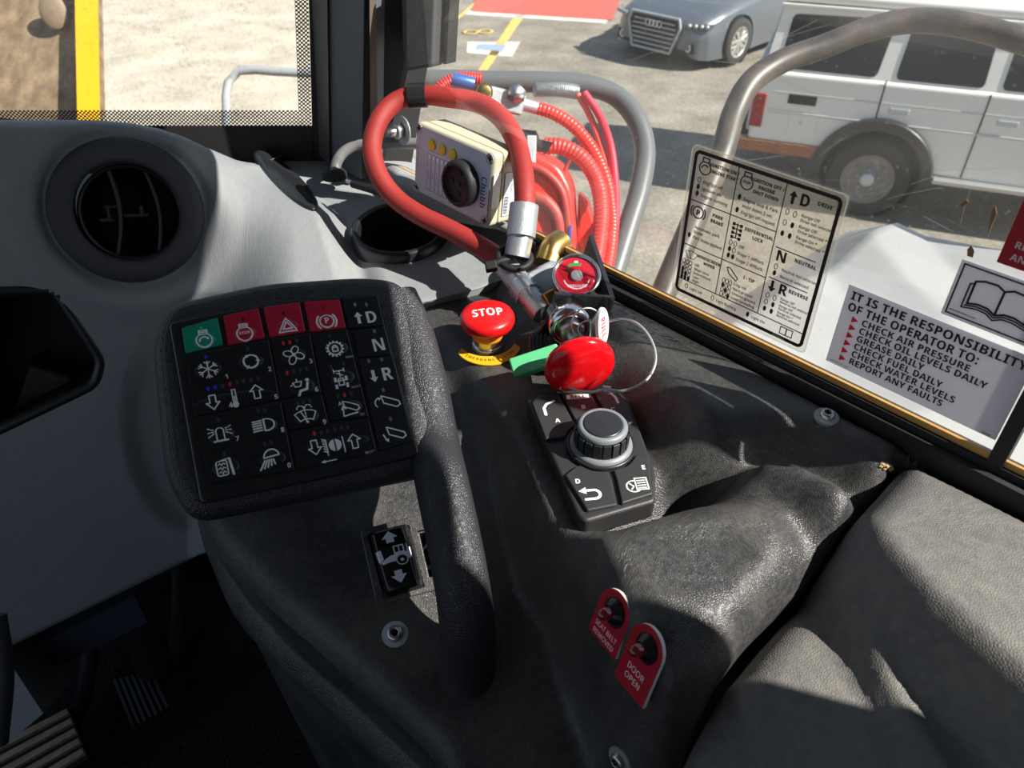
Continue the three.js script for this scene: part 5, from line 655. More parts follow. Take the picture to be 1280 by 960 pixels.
{
  // what hangs on the actuator
  const tag = thing('tamper_tag', 'bright green plastic tamper tag sticking out left of the red push knob', 'tag');
  const f = frame(atD(670, 452, 0.530), V(-0.15, 0.75, 0.65), V(1, 0.22, -0.2)); 
  part(tag, 'tag_block', put(box(0.035, 0.0135, 0.0115, 0.0018, 3), f), M.green);
  part(tag, 'tag_tail', put(box(0.02, 0.004, 0.003, 0.0008).translate(0.024, 0.001, 0), f), M.green);
  const pin = thing('pull_pin', 'white oval PULL tag with wire ring and looped cable on the actuator', 'pull pin');
  const o = frame(atD(755, 409, 0.520), V(0.78, 0.12, 0.62).normalize(), V(0.6, 0.1, -0.75)), sh = new THREE.Shape(); sh.absellipse(0, 0, 0.0066, 0.0145, 0, Math.PI * 2, false);
  const pm = canvasTex(14, 32, 20, (x) => { x.fillStyle = '#eceaea'; x.fillRect(0, 0, 14, 32); x.save(); x.translate(7, 16); x.rotate(Math.PI / 2); x.fillStyle = '#c2203a'; x.font = 'bold 7px sans-serif'; x.textAlign = 'center'; x.textBaseline = 'middle'; x.fillText('PULL', 0, 0); x.restore(); });
  part(pin, 'pull_tag', put(uvPlanar(slab(sh, 0.003, 0.0008, [], 3).rotateZ(-0.1), -0.007, -0.016, 0.007, 0.016), o), mat({ map: pm, roughness: 0.35 }), 'white oval tag with red lettering');
  const ring = (px, py, d, rx, ry, n, r) => { const q = frame(atD(px, py, d), n, V(1, 0, 0)), pts = []; for (let i = 0; i < 24; i++) pts.push(q.pt(rx * Math.cos(i / 24 * 6.2832), ry * Math.sin(i / 24 * 6.2832), 0)); return tube(pts, r, { seg: 72, rad: 8, closed: true }); };
  part(pin, 'wire_ring', ring(733, 404, 0.530, 0.0105, 0.0105, V(0.25, 0.35, 0.9), 0.0008), M.steel);
  part(pin, 'wire_ring', ring(738, 412, 0.528, 0.0085, 0.0062, V(-0.3, 0.5, 0.8), 0.0007), M.steel);
  const cable = [[747, 410, 0.53], [762, 402, 0.528], [780, 399, 0.525], [797, 405, 0.52], [811, 420, 0.515], [819, 440, 0.51], [818, 458, 0.505], [808, 475, 0.502], [792, 485, 0.50], [775, 489, 0.50], [757, 487, 0.50], [742, 490, 0.498], [726, 490, 0.498], [712, 484, 0.505]].map((p) => atD(...p));
  part(pin, 'cable', tube(cable, 0.0010, { seg: 140, rad: 8 }), mat({ color: lin(0.45, 0.45, 0.44), roughness: 0.4, metalness: 0.5 }));
  part(pin, 'cable_ferrule', tube([atD(753, 486, 0.50), atD(763, 487.5, 0.50)], 0.0026, { seg: 2, rad: 10 }), M.zinc);
  part(pin, 'cable_ferrule', tube([atD(762, 402, 0.528), atD(775, 399.4, 0.526)], 0.0014, { seg: 2, rad: 8 }), M.steel);
}

// ---------- red hose over the alarm box ----------
{
  const t = thing('suppression_hose', 'thick red rubber hose looping round the alarm box inside the window', 'hose');
  const pts = [[655, 268, 0.59], [656, 245, 0.59], [653, 210, 0.60], [642, 170, 0.618], [622, 143, 0.632], [595, 128, 0.645], [560, 122, 0.65], [521, 119, 0.655], [494, 128, 0.655], [474, 150, 0.65], [465, 182, 0.648], [473, 218, 0.642], [494, 247, 0.638], [525, 269, 0.63], [560, 286, 0.623], [595, 305, 0.615], [622, 322, 0.608], [630, 329, 0.605]].map((p) => atD(...p));
  part(t, 'hose', tube(pts, 0.0082, { seg: 240, rad: 20 }), M.redhose);
  part(t, 'end_ferrule', merge([tube([atD(655.5, 256, 0.59), atD(651, 296, 0.59)], 0.0112, { seg: 2, rad: 14 }), tube([atD(651, 294, 0.59), atD(646, 320, 0.592)], 0.0098, { seg: 2, rad: 6 })]), M.zinc, 'zinc ferrule and hexagon nut');
  part(t, 'black_clamp', tube([atD(511, 120, 0.655), atD(533, 119, 0.654)], 0.0106, { seg: 4, rad: 8 }), M.smooth, 'black band clamp');
  const zt = thing('cable_tie', 'black cable tie holding the hose fitting under the alarm box', 'cable tie');
  const f = frame(atD(643, 322, 0.593), V(0.1, 0.95, 0.3), V(1, 0, 0)); const ring = []; for (let i = 0; i < 20; i++) ring.push(f.pt(0.0125 * Math.cos(i / 20 * 6.283), 0.0115 * Math.sin(i / 20 * 6.283), 0)); part(zt, 'strap', tube(ring, 0.0028, { seg: 50, rad: 8, closed: true }), M.dark);
  part(zt, 'strap_tail', tube([atD(636, 324, 0.59), atD(622, 328, 0.588), atD(613, 335, 0.588)], 0.0035, { seg: 10, rad: 6 }), M.dark);
  part(zt, 'strap_head', put(box(0.009, 0.007, 0.008, 0.001), frame(atD(614, 333, 0.588), V(0, 0.8, 0.6), V(1, 0.3, 0))), M.dark);
}

// ---------- pillar fittings ----------
{
  const t = thing('pillar_block', 'dark grey plastic block on the corner pillar at the top of the frame', 'plastic block'), c = atD(527, 40, 0.655);
  const f = frame(c, V(-0.35, 0.15, 0.92), V(0.93, 0.0, 0.35)), hp = (x, y) => f.hit(x, y);
  const q = [hp(505, 90), hp(541, 84), hp(546, -40), hp(504, -40)].map((p) => [p.x, p.y]);
  part(t, 'block_face', put(uvMetres(slab(roundPoly(q, 0.004), 0.024, 0.003, [], 4)), f), mat({ color: lin(0.05, 0.052, 0.055), roughness: 0.55, bumpMap: again(T_grain, 20), bumpScale: 0.0003 }));
  part(t, 'block_back', put(slab(roundPoly([[q[0][0] - 0.012, q[0][1] + 0.012], [q[1][0] - 0.004, q[1][1] + 0.004], [q[2][0] - 0.004, q[2][1]], [q[3][0] - 0.012, q[3][1]]], 0.003), 0.02, 0.002).translate(0, 0, -0.018), f), M.smooth);
  part(t, 'side_strip', put(slab([hp(546, 82), hp(551, 82), hp(557, -40), hp(550, -40)], 0.02, 0.0006).translate(0, 0, -0.012), f), M.rubber);
  const b = thing('pillar_bolt', 'zinc bolt with a large washer on the pillar inside the hose loop', 'bolt'), bf = frame(atD(504, 163, 0.72), V(-0.75, 0.1, 0.62), V(1, 0, 0.8));
  part(b, 'washer', put(lathe([[0.00001, 0], [0.013, 0], [0.013, 0.0018], [0.006, 0.002]], 32), bf), M.zinc); part(b, 'bolt_head', put(lathe([[0.00001, 0.002], [0.0075, 0.002], [0.0075, 0.008], [0.0065, 0.009], [0.00001, 0.009]], 6), bf), M.steel); part(b, 'thread_end', put(lathe([[0.004, 0.009], [0.004, 0.016], [0.00001, 0.0165]], 16), bf), M.steel);
  const p = thing('grey_conduit', 'thin grey conduit rising from the shelf and running behind the hose', 'conduit');
  part(p, 'tube', tube([[419, 216, 0.742], [421, 203, 0.742], [430, 190, 0.742], [446, 182, 0.742], [470, 180, 0.738], [500, 179, 0.733], [530, 180, 0.725]].map((q) => atD(...q)), 0.0052, { seg: 60, rad: 14 }), mat({ color: lin(0.16, 0.16, 0.165), roughness: 0.4 }));
  part(p, 'grommet', put(lathe([[0.006, 0.006], [0.009, 0.004], [0.012, 0], [0.012, -0.004]], 24), frame(atD(418, 217, 0.744), YUP, RGT)), M.rubber);
  const w = thing('black_cable', 'black cable with a metal end lying on the shelf behind the cup holder', 'cable'); part(w, 'sheath', tube([[441, 230, 0.70], [455, 234, 0.69], [475, 240, 0.68], [492, 246, 0.672]].map((q) => atD(...q)), 0.0035, { seg: 20, rad: 10 }), M.dark); part(w, 'metal_end', tube([atD(434, 226, 0.705), atD(444, 231, 0.698)], 0.0022, { seg: 2, rad: 8 }), M.steel);
}

// ---------- footwell ----------
{
  const pedal = (name, label, px, d, m, ribs) => { const P = px.map((p, i) => atD(p[0], p[1], d[i])), t = thing(name, label, 'pedal'); const n = P[1].clone().sub(P[0]).cross(P[3].clone().sub(P[0])).normalize(); if (n.dot(P[0].clone().sub(CAM)) > 0) n.negate(); const b = P.map((p) => p.clone().addScaledVector(n, -0.014)); part(t, 'pedal_plate', hexa(P, b), m[0]);
    for (let k = 0; k < ribs; k++) { const a = (k + 0.12) / ribs, c = (k + 0.62) / ribs, L = (s) => P[0].clone().lerp(P[3], s), R = (s) => P[1].clone().lerp(P[2], s), q = [L(a), R(a), R(c), L(c)]; part(t, 'tread_rib', hexa(q.map((p) => p.clone().addScaledVector(n, 0.006)), q), m[1]); }
    const c = P.reduce((s, p) => s.add(p), V(0, 0, 0)).multiplyScalar(0.25); part(t, 'pedal_arm', tube([c.clone().addScaledVector(n, -0.01), c.clone().add(V(0.0, -0.03, -0.08)), c.clone().add(V(-0.02, 0.02, -0.2))], 0.011, { seg: 12, rad: 10 }), M.dark); };
  const bm = mat({ map: dustMap([0.24, 0.165, 0.105], [0.55, 0.42, 0.28], 5), roughness: 0.55 });
  pedal('brake_pedal', 'worn ribbed brake pedal with brown dusty treads at the lower left corner', [[-6, 933], [86, 886], [110, 948], [18, 1004]], [0.90, 0.92, 0.88, 0.86], [M.dark, bm], 5);
  pedal('accelerator_pedal', 'black ribbed accelerator pedal deep in the dark footwell', [[168, 910], [144, 850], [196, 838], [217, 882]], [0.95, 0.98, 0.98, 0.95], [M.rubber, mat({ color: lin(0.035, 0.034, 0.033), roughness: 0.6 })], 7);
  const cc = thing('column_cover', 'grey steering column cover at the left edge above the brake pedal', 'column cover');
  const pts = [[-60, 838], [8, 822], [54, 892], [30, 912], [-10, 945], [-60, 980]].map((p) => atD(p[0], p[1], 0.74)); part(cc, 'cover', solid([...pts, ...pts.map((p) => p.clone().add(V(-0.02, -0.05, -0.06)))], [[0, 1, 2, 3, 4, 5], ...pts.map((_, i) => [i, (i + 1) % 6, 6 + (i + 1) % 6, 6 + i])]), M.grey);
  part(cc, 'column_edge', tube([atD(-6, 770, 0.60), atD(3, 840, 0.60), atD(-4, 930, 0.60)], 0.008, { seg: 12, rad: 10 }), M.bezel);
  // duct beside the pedals, under the console
  const dt = thing('floor_duct', 'dark duct running down into the footwell below the console edge', 'duct'); part(dt, 'duct', tube([[172, 762, 0.95], [182, 800, 0.96], [196, 835, 0.98]].map((p) => atD(...p)), 0.022, { seg: 12, rad: 12 }), M.rubber);
}

// ---------- what is on the machine outside the right window ----------
{
  // pale wheel guard with its crumpled plastic cover
  const U0 = 0.48, U1 = 1.22, W0 = -0.7, W1 = 0.50;
  const guardH = (u, w) => -0.56 - 0.10 * smooth(1.0, 1.24, u) * smooth(1.0, 1.24, u) + 0.02 * (fbmB[(Math.floor((u + 3) * 220) % 512) * 512 + Math.floor((w + 3) * 160) % 512] - 0.5);
  const g = thing('wheel_guard', 'pale dusty wheel guard outside below the right window', 'wheel guard');
  const top = grid(60, 80, (i, j) => { const u = lerp(U0, U1, i / 60), w = lerp(W0, W1, j / 80); const e = Math.min(W1 - w, U1 - u); const p = cab(u, -0.62 - 0.03 * (1 - smooth(0, 0.05, e)) , w); p.u = u; p.v = w; return p; });
  part(g, 'guard_top', top, mat({ map: dustMap([0.5, 0.42, 0.32], [0.78, 0.72, 0.6], 2), roughness: 0.7 }));
  part(g, 'guard_side', merge([cabBox(U1 - 0.01, U1, -1.1, -0.65, W0, W1), cabBox(U0, U1, -1.1, -0.65, W1 - 0.01, W1)]), mat({ color: lin(0.55, 0.48, 0.36), roughness: 0.7 }));
  const s = thing('plastic_sheet', 'crumpled white plastic sheet lying on the wheel guard outside', 'plastic sheet');
  const simp = (a, b) => { const n = (x, y) => fbmA[(((Math.floor(y * 512) % 512) + 512) % 512) * 512 + (((Math.floor(x * 512) % 512) + 512) % 512)]; return n(a, b); };
  const cl = grid(110, 110, (i, j) => { const u = lerp(0.60, 1.235, i / 110), w = lerp(-0.75, 0.49, j / 110); let h = 0; const c1 = Math.abs(((u - 0.6) * 2.1 + (w + 0.2) * 1.3 + 0.25 * Math.sin(w * 7)) % 0.5 - 0.25), c2 = Math.abs(((w + 1) * 2.3 - (u - 0.5) * 1.1 + 0.2 * Math.sin(u * 9)) % 0.62 - 0.31); h += 0.05 * c1 + 0.06 * c2 + 0.02 * (simp(u * 0.3, w * 0.3) - 0.5); const e = Math.min(i, 110 - i, j, 110 - j) / 8; const p = cab(u, -0.605 + Math.min(1, e) * 0.055 + h * Math.min(1, e), w); p.u = u; p.v = w; return p; });
  part(s, 'sheet', cl, phys({ color: lin(0.42, 0.42, 0.415), roughness: 0.3, transmission: 0.25, thickness: 0 }));
  // grab rails
  const r1 = thing('grab_rail', 'grey steel grab rail loop around the red hoses outside', 'grab rail'); part(r1, 'rail', tube([[478, 128, 1.12], [500, 106, 1.12], [545, 101, 1.12], [620, 102, 1.12], [690, 103, 1.12], [735, 107, 1.12], [770, 120, 1.12], [795, 148, 1.11], [806, 185, 1.10], [800, 235, 1.08], [785, 285, 1.06], [768, 340, 1.04], [750, 400, 1.02]].map((p) => atD(...p)), 0.0150, { seg: 160, rad: 20 }), M.rail);
  part(r1, 'spring_wrap', tube([[668, 112, 1.08], [700, 112, 1.09], [722, 115, 1.1]].map((p) => atD(...p)), 0.008, { seg: 120, rad: 10, rf: (t) => 1 + 0.35 * Math.sin(t * 150) }), M.zinc, 'coiled spring wrap');
  const r2 = thing('hand_rail', 'brown weathered hand rail arching in front of the white wagon', 'hand rail'); part(r2, 'rail', tube([[800, 440, 1.04], [838, 345, 1.06], [873, 262, 1.08], [903, 190, 1.10], [918, 140, 1.12], [938, 104, 1.13], [975, 78, 1.14], [1030, 58, 1.14], [1085, 37, 1.13], [1130, 27, 1.12], [1175, 27, 1.10], [1225, 36, 1.08], [1300, 58, 1.05], [1420, 100, 1.0], [1560, 220, 0.95], [1640, 420, 0.92], [1700, 700, 0.9]].map((p) => atD(...p)), 0.0175, { seg: 200, rad: 22 }), M.brownrail);
  // hoses outside
  const ridge = (n, a) => (t) => 1 + a * Math.sin(t * n * 6.2832);
  const h1 = thing('outer_hose', 'bright red ribbed hose curving from the valve block inside the grey rail', 'hose'); part(h1, 'hose', tube([[668, 134, 1.04], [690, 141, 1.04], [716, 157, 1.04], [738, 183, 1.04], [756, 220, 1.03], [764, 262, 1.02], [764, 300, 1.0], [756, 350, 0.98]].map((p) => atD(...p)), 0.0086, { seg: 360, rad: 14, rf: ridge(52, 0.05) }), M.outred);
  part(h1, 'hose_fitting', tube([atD(640, 127, 1.03), atD(672, 135, 1.04)], 0.0085, { seg: 2, rad: 10 }), M.zinc);
  const h2 = thing('outer_hose', 'dull red ribbed hose forming the inner arc around the red tank', 'hose'); part(h2, 'hose', tube([[680, 182, 1.0], [704, 184, 1.0], [728, 198, 1.0], [745, 224, 1.0], [752, 258, 0.99], [749, 300, 0.98], [740, 350, 0.96]].map((p) => atD(...p)), 0.0104, { seg: 300, rad: 14, rf: ridge(40, 0.05) }), mat({ color: lin(0.5, 0.035, 0.03), roughness: 0.45 }));
  const h3 = thing('outer_hose', 'thin pink hose hanging from the grey rail', 'hose'); part(h3, 'hose', tube([[722, 118, 1.06], [736, 142, 1.06], [748, 172, 1.05], [758, 205, 1.04]].map((p) => atD(...p)), 0.0045, { seg: 60, rad: 10 }), M.pinkhose);
  const h4 = thing('outer_hose', 'thin crimson hose beside the pink one under the grey rail', 'hose'); part(h4, 'hose', tube([[730, 116, 1.05], [748, 142, 1.05], [762, 178, 1.04], [769, 230, 1.03], [769, 280, 1.01], [760, 340, 0.98]].map((p) => atD(...p)), 0.0055, { seg: 80, rad: 10 }), mat({ color: lin(0.55, 0.03, 0.06), roughness: 0.45 }));
  const h5 = thing('outer_hose', 'short red ribbed hose bending over behind the loop of the inner hose', 'hose'); part(h5, 'hose', tube([[540, 128, 1.05], [552, 108, 1.05], [572, 99, 1.05], [603, 99, 1.05]].map((p) => atD(...p)), 0.0085, { seg: 160, rad: 12, rf: ridge(22, 0.08) }), M.outred);
  const vb = thing('valve_block', 'metal valve block joining the red hoses behind the grey rail', 'valve'); { const f = frame(atD(632, 126, 1.03), V(0, 0.3, 1), V(1, -0.25, 0)); part(vb, 'block', put(box(0.05, 0.028, 0.025, 0.004), f), M.zinc); part(vb, 'brass_cap', put(lathe([[0.012, -0.01], [0.012, 0.02], [0.008, 0.024], [0.00001, 0.024]], 16).translate(-0.03, 0.004, 0), f), M.brass); part(vb, 'blue_fitting', put(lathe([[0.009, 0], [0.009, 0.03], [0.00001, 0.03]], 14).rotateY(Math.PI / 2).translate(-0.075, 0.01, 0), f), mat({ color: lin(0.08, 0.18, 0.5), roughness: 0.3, metalness: 0.6 })); part(vb, 'lock_nut', put(lathe([[0.013, -0.006], [0.013, 0.01], [0.00001, 0.012]], 6).translate(0.012, 0.012, 0.008), f), M.steel); }
  // red tank
  const tk = thing('red_tank', 'red fire extinguishant tank with a ringed end outside the window', 'tank'), tf = frame(atD(690, 270, 0.98), V(-0.1, 0.35, 0.95), V(1, 0, 0)), th = (l) => l.map((p) => { const q = tf.hit(...p); return [q.x, q.y]; });
  part(tk, 'tank_shell', put(slab(roundPoly(th([[600, 190], [668, 190], [700, 207], [716, 238], [720, 290], [726, 380], [600, 380]]), 0.012), 0.16, 0.008, [], 4), tf), M.outred);
  part(tk, 'end_ring', put(tube(th([[652, 204], [680, 215], [700, 236], [708, 268], [712, 330]]).map((p) => V(p[0], p[1], 0.001)), 0.0062, { seg: 60, rad: 10 }), tf), M.dullred);
  part(tk, 'end_ring', put(tube(th([[652, 246], [676, 248], [694, 266], [700, 296], [700, 330]]).map((p) => V(p[0], p[1], 0.001)), 0.009, { seg: 60, rad: 10 }), tf), M.dullred);
  part(tk, 'lower_flange', put(slab(roundPoly(th([[722, 244], [736, 256], [744, 286], [742, 380], [718, 380]]), 0.006), 0.05, 0.004).translate(0, 0, -0.05), tf), M.outred);
  part(tk, 'blue_strap', put(slab(th([[711, 282], [715, 280], [712, 380], [704, 380]]), 0.006, 0.001).translate(0, 0, 0.008), tf), mat({ color: lin(0.05, 0.08, 0.4), roughness: 0.5 }));
  part(tk, 'tie_rod', put(tube(th([[703, 218], [712, 200]]).map((p) => V(p[0], p[1], -0.02)), 0.0025, { seg: 4, rad: 8 }), tf), M.dullred);
  const br = thing('tank_bracket', 'dark steel bracket holding the red tank to the machine', 'bracket'); part(br, 'plate', put(slab(th([[640, 160], [668, 163], [672, 174], [690, 178], [682, 192], [640, 186]]), 0.012, 0.001).translate(0, 0, -0.03), tf), M.smooth); part(br, 'clip', put(box(0.012, 0.04, 0.015, 0.002).translate(...(() => { const p = tf.hit(664, 190); return [p.x, p.y, -0.005]; })()), tf), M.zinc);
}

// ---------- what stands before the windscreen ----------
{
  const p = thing('yellow_post', 'flat yellow painted post seen through the dusty windscreen', 'post'), q = [[92, -80, 2.9], [121, -80, 2.9], [126, 220, 2.7], [98, 220, 2.7]].map((a) => atD(...a)); part(p, 'post', hexa(q, q.map((v) => v.clone().add(V(-0.02, -0.0, -0.05)))), mat({ color: lin(0.72, 0.36, 0.008), roughness: 0.45 }));
  const b = thing('machine_bonnet', 'brown dusty bonnet of the machine seen through the left of the windscreen', 'bonnet'), r = [[-260, -90, 3.3], [92, -80, 3.0], [98, 230, 2.85], [-260, 260, 3.0]].map((a) => atD(...a)); part(b, 'side_sheet', uvMetres(hexa(r, r.map((v) => v.clone().add(V(-0.03, -0.1, -0.25))))), mat({ map: dustMap([0.13, 0.09, 0.05], [0.3, 0.21, 0.12], 5), roughness: 0.75 }));
  const c = atD(66, 14, 2.9); part(b, 'lamp_cover', put(lathe([[0.00001, 0.014], [0.025, 0.012], [0.042, 0.006], [0.048, 0]], 28).scale(1, 1.3, 1), frame(c, V(0.2, 0.3, 0.9), RGT)), mat({ color: lin(0.19, 0.135, 0.09), roughness: 0.6 }));
  const l = thing('front_rail', 'pale grey handrail loop blurred behind the lower right of the windscreen', 'hand rail'); part(l, 'rail', tube([[284, 1900, 1.6], [284, 190, 2.4], [283, 140, 2.45], [284, 108, 2.5], [291, 92, 2.5], [306, 87, 2.5], [340, 89, 2.5], [400, 92, 2.5], [450, 94, 2.5]].map((a) => atD(...a)), 0.014, { seg: 70, rad: 12 }), mat({ color: lin(0.3, 0.31, 0.32), roughness: 0.5 }));
}

// ---------- parked vehicles ----------
const carFrame = (x, z, dx, dz) => { const e = V(dx, 0, dz).normalize(), m = new THREE.Matrix4().makeBasis(e, YUP, e.clone().cross(YUP)).setPosition(x, 0, z); return { m, pt: (a, b, c) => V(a, b, c).applyMatrix4(m) }; };
function wheel(parent, F, x, z, r, w, outward, spokes, rimMat) {     // in the car's frame, axle across
  const f = frame(F.pt(x, r, z), F.pt(0, 0, outward).sub(F.pt(0, 0, 0)), V(0, 1, 0));
  const wh = part(parent, 'wheel', put(lathe([[r * 0.62, -w], [r * 0.93, -w], [r, -w * 0.8], [r, -w * 0.2], [r * 0.94, 0], [r * 0.66, 0.004], [r * 0.62, -0.01]], 48), f), M.tyre);
  part(wh, 'rim', put(lathe([[r * 0.64, 0.002], [r * 0.6, -0.02], [r * 0.5, -0.05], [r * 0.3, -0.035], [r * 0.24, -0.01], [0.00001, -0.008]], 36), f), spokes ? M.tyre : rimMat);
  if (spokes) { const l = []; for (let i = 0; i < spokes; i++) l.push(box(0.05, r * 0.52, 0.03, 0.008).translate(0.018, r * 0.36, -0.012).rotateZ(i * 6.2832 / spokes), box(0.03, r * 0.50, 0.025, 0.008).translate(-0.04, r * 0.38, -0.014).rotateZ(i * 6.2832 / spokes + 0.12)); l.push(lathe([[r * 0.66, 0.003], [r * 0.6, 0.004], [r * 0.58, -0.012]], 40), lathe([[0.07, -0.01], [0.06, 0.004], [0.00001, 0.006]], 20)); part(wh, 'spokes', put(merge(l), f), rimMat); }
  else { part(wh, 'hub', put(lathe([[0.075, -0.02], [0.07, 0.015], [0.05, 0.03], [0.00001, 0.032]], 20), f), M.zinc); for (let i = 0; i < 5; i++) part(wh, 'wheel_nut', put(lathe([[0.013, -0.02], [0.013, 0.008], [0.00001, 0.01]], 6).translate(0.1, 0, 0).rotateZ(i * 1.2566), f), M.zinc); }
}
{
  // white wagon, its left flank and tail towards us; z = 0 is the near flank, the body goes to z = -1.75
  const F = carFrame(2.36, -7.62, 0.933, 0.359), t = thing('white_wagon', 'white four-door off-road wagon parked beyond the brown hand rail', 'car'), P = (g) => put(g, F), B = 1.30, WD = 1.75;
  const ex = (pts, d, z, bev = 0.02) => { const g = new THREE.ExtrudeGeometry(shapeOf(pts), { depth: d - 2 * bev, bevelEnabled: true, bevelThickness: bev, bevelSize: bev, bevelOffset: -bev, bevelSegments: 3, curveSegments: 16 }); return g.translate(0, 0, z - d + bev); };
  const lower = new THREE.Shape([[0, 0.62], [0, B - 0.02], [0.02, B], [4.0, B], [4.75, B - 0.06], [4.8, 0.6], [4.5, 0.5], [3.98, 0.5]].map((p) => V2(...p)));
  lower.absarc(3.62, 0.42, 0.46, 0, Math.PI, false); lower.lineTo(1.68, 0.5); lower.absarc(1.2, 0.44, 0.47, 0.13, Math.PI - 0.13, false); lower.lineTo(0.0, 0.62);
  const lg = new THREE.ExtrudeGeometry(lower, { depth: WD - 0.1, bevelEnabled: true, bevelThickness: 0.05, bevelSize: 0.04, bevelOffset: -0.04, bevelSegments: 4, curveSegments: 24 }).translate(0, 0, -WD + 0.05);
  part(t, 'lower_body', P(lg), M.carwhite);
  // greenhouse tapering to the roof
  const hs = [[0.04, B], [0.10, 1.86], [3.05, 1.9], [3.6, B]], gh = hs.map(([x, y]) => { const k = (y - B) / 0.6; return [V(x, y, -0.03 - 0.10 * k), V(x, y, -WD + 0.03 + 0.10 * k)]; });
  part(t, 'cabin', P(solid([...gh.map((a) => a[0]), ...gh.map((a) => a[1])], [[0, 3, 2, 1], [4, 5, 6, 7], [0, 1, 5, 4], [2, 3, 7, 6], [1, 2, 6, 5]])), M.carwhite);
  part(t, 'roof', P(box(3.05, 0.10, WD - 0.2, 0.045, 4).translate(1.58, 1.92, -WD / 2)), M.carwhite);
  part(t, 'roof_gutter', P(box(3.0, 0.025, 0.03, 0.008).translate(1.58, 1.855, -0.10)), M.carwhite);
  const win = (pts, nm) => { const zk = (y) => -0.03 - 0.10 * (y - B) / 0.6 + 0.006, s = roundPoly(pts, 0.05), g = slab(s, 0.01, 0.002); const p = g.attributes.position; for (let i = 0; i < p.count; i++) p.setZ(i, p.getZ(i) + zk(p.getY(i))); g.computeVertexNormals(); part(t, nm, P(g), M.carglass); };
  win([[0.16, B + 0.02], [1.03, B + 0.02], [1.08, 1.80], [0.20, 1.78]], 'quarter_window'); win([[1.19, B + 0.02], [1.92, B + 0.02], [1.90, 1.80], [1.22, 1.80]], 'door_window'); win([[2.06, B + 0.02], [3.2, B + 0.02], [2.85, 1.80], [2.06, 1.80]], 'door_window');
  for (const x of [1.12, 1.99, 3.3]) part(t, 'door_gap', P(box(0.012, x > 1.2 ? 0.76 : 0.42, 0.01, 0).translate(x, x > 1.2 ? B - 0.40 : B - 0.2, 0.002)), M.dark);
  part(t, 'waist_groove', P(merge([box(3.5, 0.014, 0.01, 0.003).translate(1.9, 1.11, 0.0), box(3.5, 0.02, 0.02, 0.006).translate(1.9, 0.93, 0.004)])), mat({ color: lin(0.5, 0.5, 0.47), roughness: 0.4 }));
  part(t, 'door_handle', P(box(0.17, 0.05, 0.02, 0.008).translate(1.30, 1.055, 0.006)), M.zinc); part(t, 'door_handle', P(box(0.17, 0.05, 0.02, 0.008).translate(2.2, 1.055, 0.006)), M.zinc);
  part(t, 'air_vent', P(box(0.26, 0.09, 0.014, 0.01).translate(0.44, 1.06, 0.004)), M.dark); part(t, 'fuel_flap', P(slab(rrect(0.36, 0.72, 0.62, 0.94, 0.03), 0.012, 0.003).translate(0, 0, 0.008)), M.carwhite); part(t, 'fuel_lock', P(lathe([[0.018, 0], [0.015, 0.006], [0.00001, 0.006]], 14).translate(0.47, 0.85, 0.008)), M.zinc);
  part(t, 'tail_lamp', P(box(0.12, 0.32, 0.10, 0.012).translate(0.05, 0.92, -0.035)), mat({ color: lin(0.30, 0.012, 0.015), roughness: 0.25 }));
  part(t, 'rear_bumper', P(box(0.85, 0.13, 0.10, 0.02).translate(0.30, 0.58, -0.03)), M.rust, 'rust coloured rear step'); part(t, 'tow_bar', P(merge([box(0.35, 0.08, 1.5, 0.02).translate(0, 0.5, -WD / 2), box(0.3, 0.06, 0.06, 0.01).translate(-0.12, 0.5, -WD / 2)])), M.tyre);
  part(t, 'rear_door', P(box(0.05, 0.62, 1.5, 0.02).translate(-0.015, 0.98, -WD / 2)), mat({ color: lin(0.5, 0.52, 0.55), roughness: 0.4 })); part(t, 'rear_window', P(solid([V(0.03, B + 0.03, -0.2), V(0.085, 1.8, -0.25), V(0.085, 1.8, -WD + 0.25), V(0.03, B + 0.03, -WD + 0.2)], [[0, 1, 2, 3]])), M.carglass);
  const arc = new THREE.Shape(); arc.absarc(1.2, 0.42, 0.56, -0.05, Math.PI + 0.05, false); arc.absarc(1.2, 0.42, 0.45, Math.PI + 0.05, -0.05, true); part(t, 'wheel_flare', P(ex(arc.getPoints(24).map((p) => [p.x, p.y]), 0.09, 0.075, 0.025)), mat({ color: lin(0.018, 0.0185, 0.02), roughness: 0.35 }));
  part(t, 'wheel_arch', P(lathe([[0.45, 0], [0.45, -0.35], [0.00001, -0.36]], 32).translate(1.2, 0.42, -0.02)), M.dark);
  part(t, 'side_step', P(box(1.7, 0.05, 0.14, 0.015).translate(2.6, 0.48, 0.03)), M.alloy); part(t, 'sill', P(box(2.0, 0.08, 0.05, 0.01).translate(2.65, 0.54, -0.04)), mat({ color: lin(0.45, 0.43, 0.38), roughness: 0.6 }));
  const steelrim = mat({ map: dustMap([0.13, 0.12, 0.10], [0.3, 0.27, 0.23], 4), roughness: 0.6 });
  wheel(t, F, 1.2, 0.02, 0.385, 0.24, 1, 0, steelrim); wheel(t, F, 3.62, 0.02, 0.385, 0.24, 1, 0, steelrim); wheel(t, F, 1.2, -WD - 0.02, 0.385, 0.24, -1, 0, steelrim); wheel(t, F, 3.62, -WD - 0.02, 0.385, 0.24, -1, 0, steelrim);
}
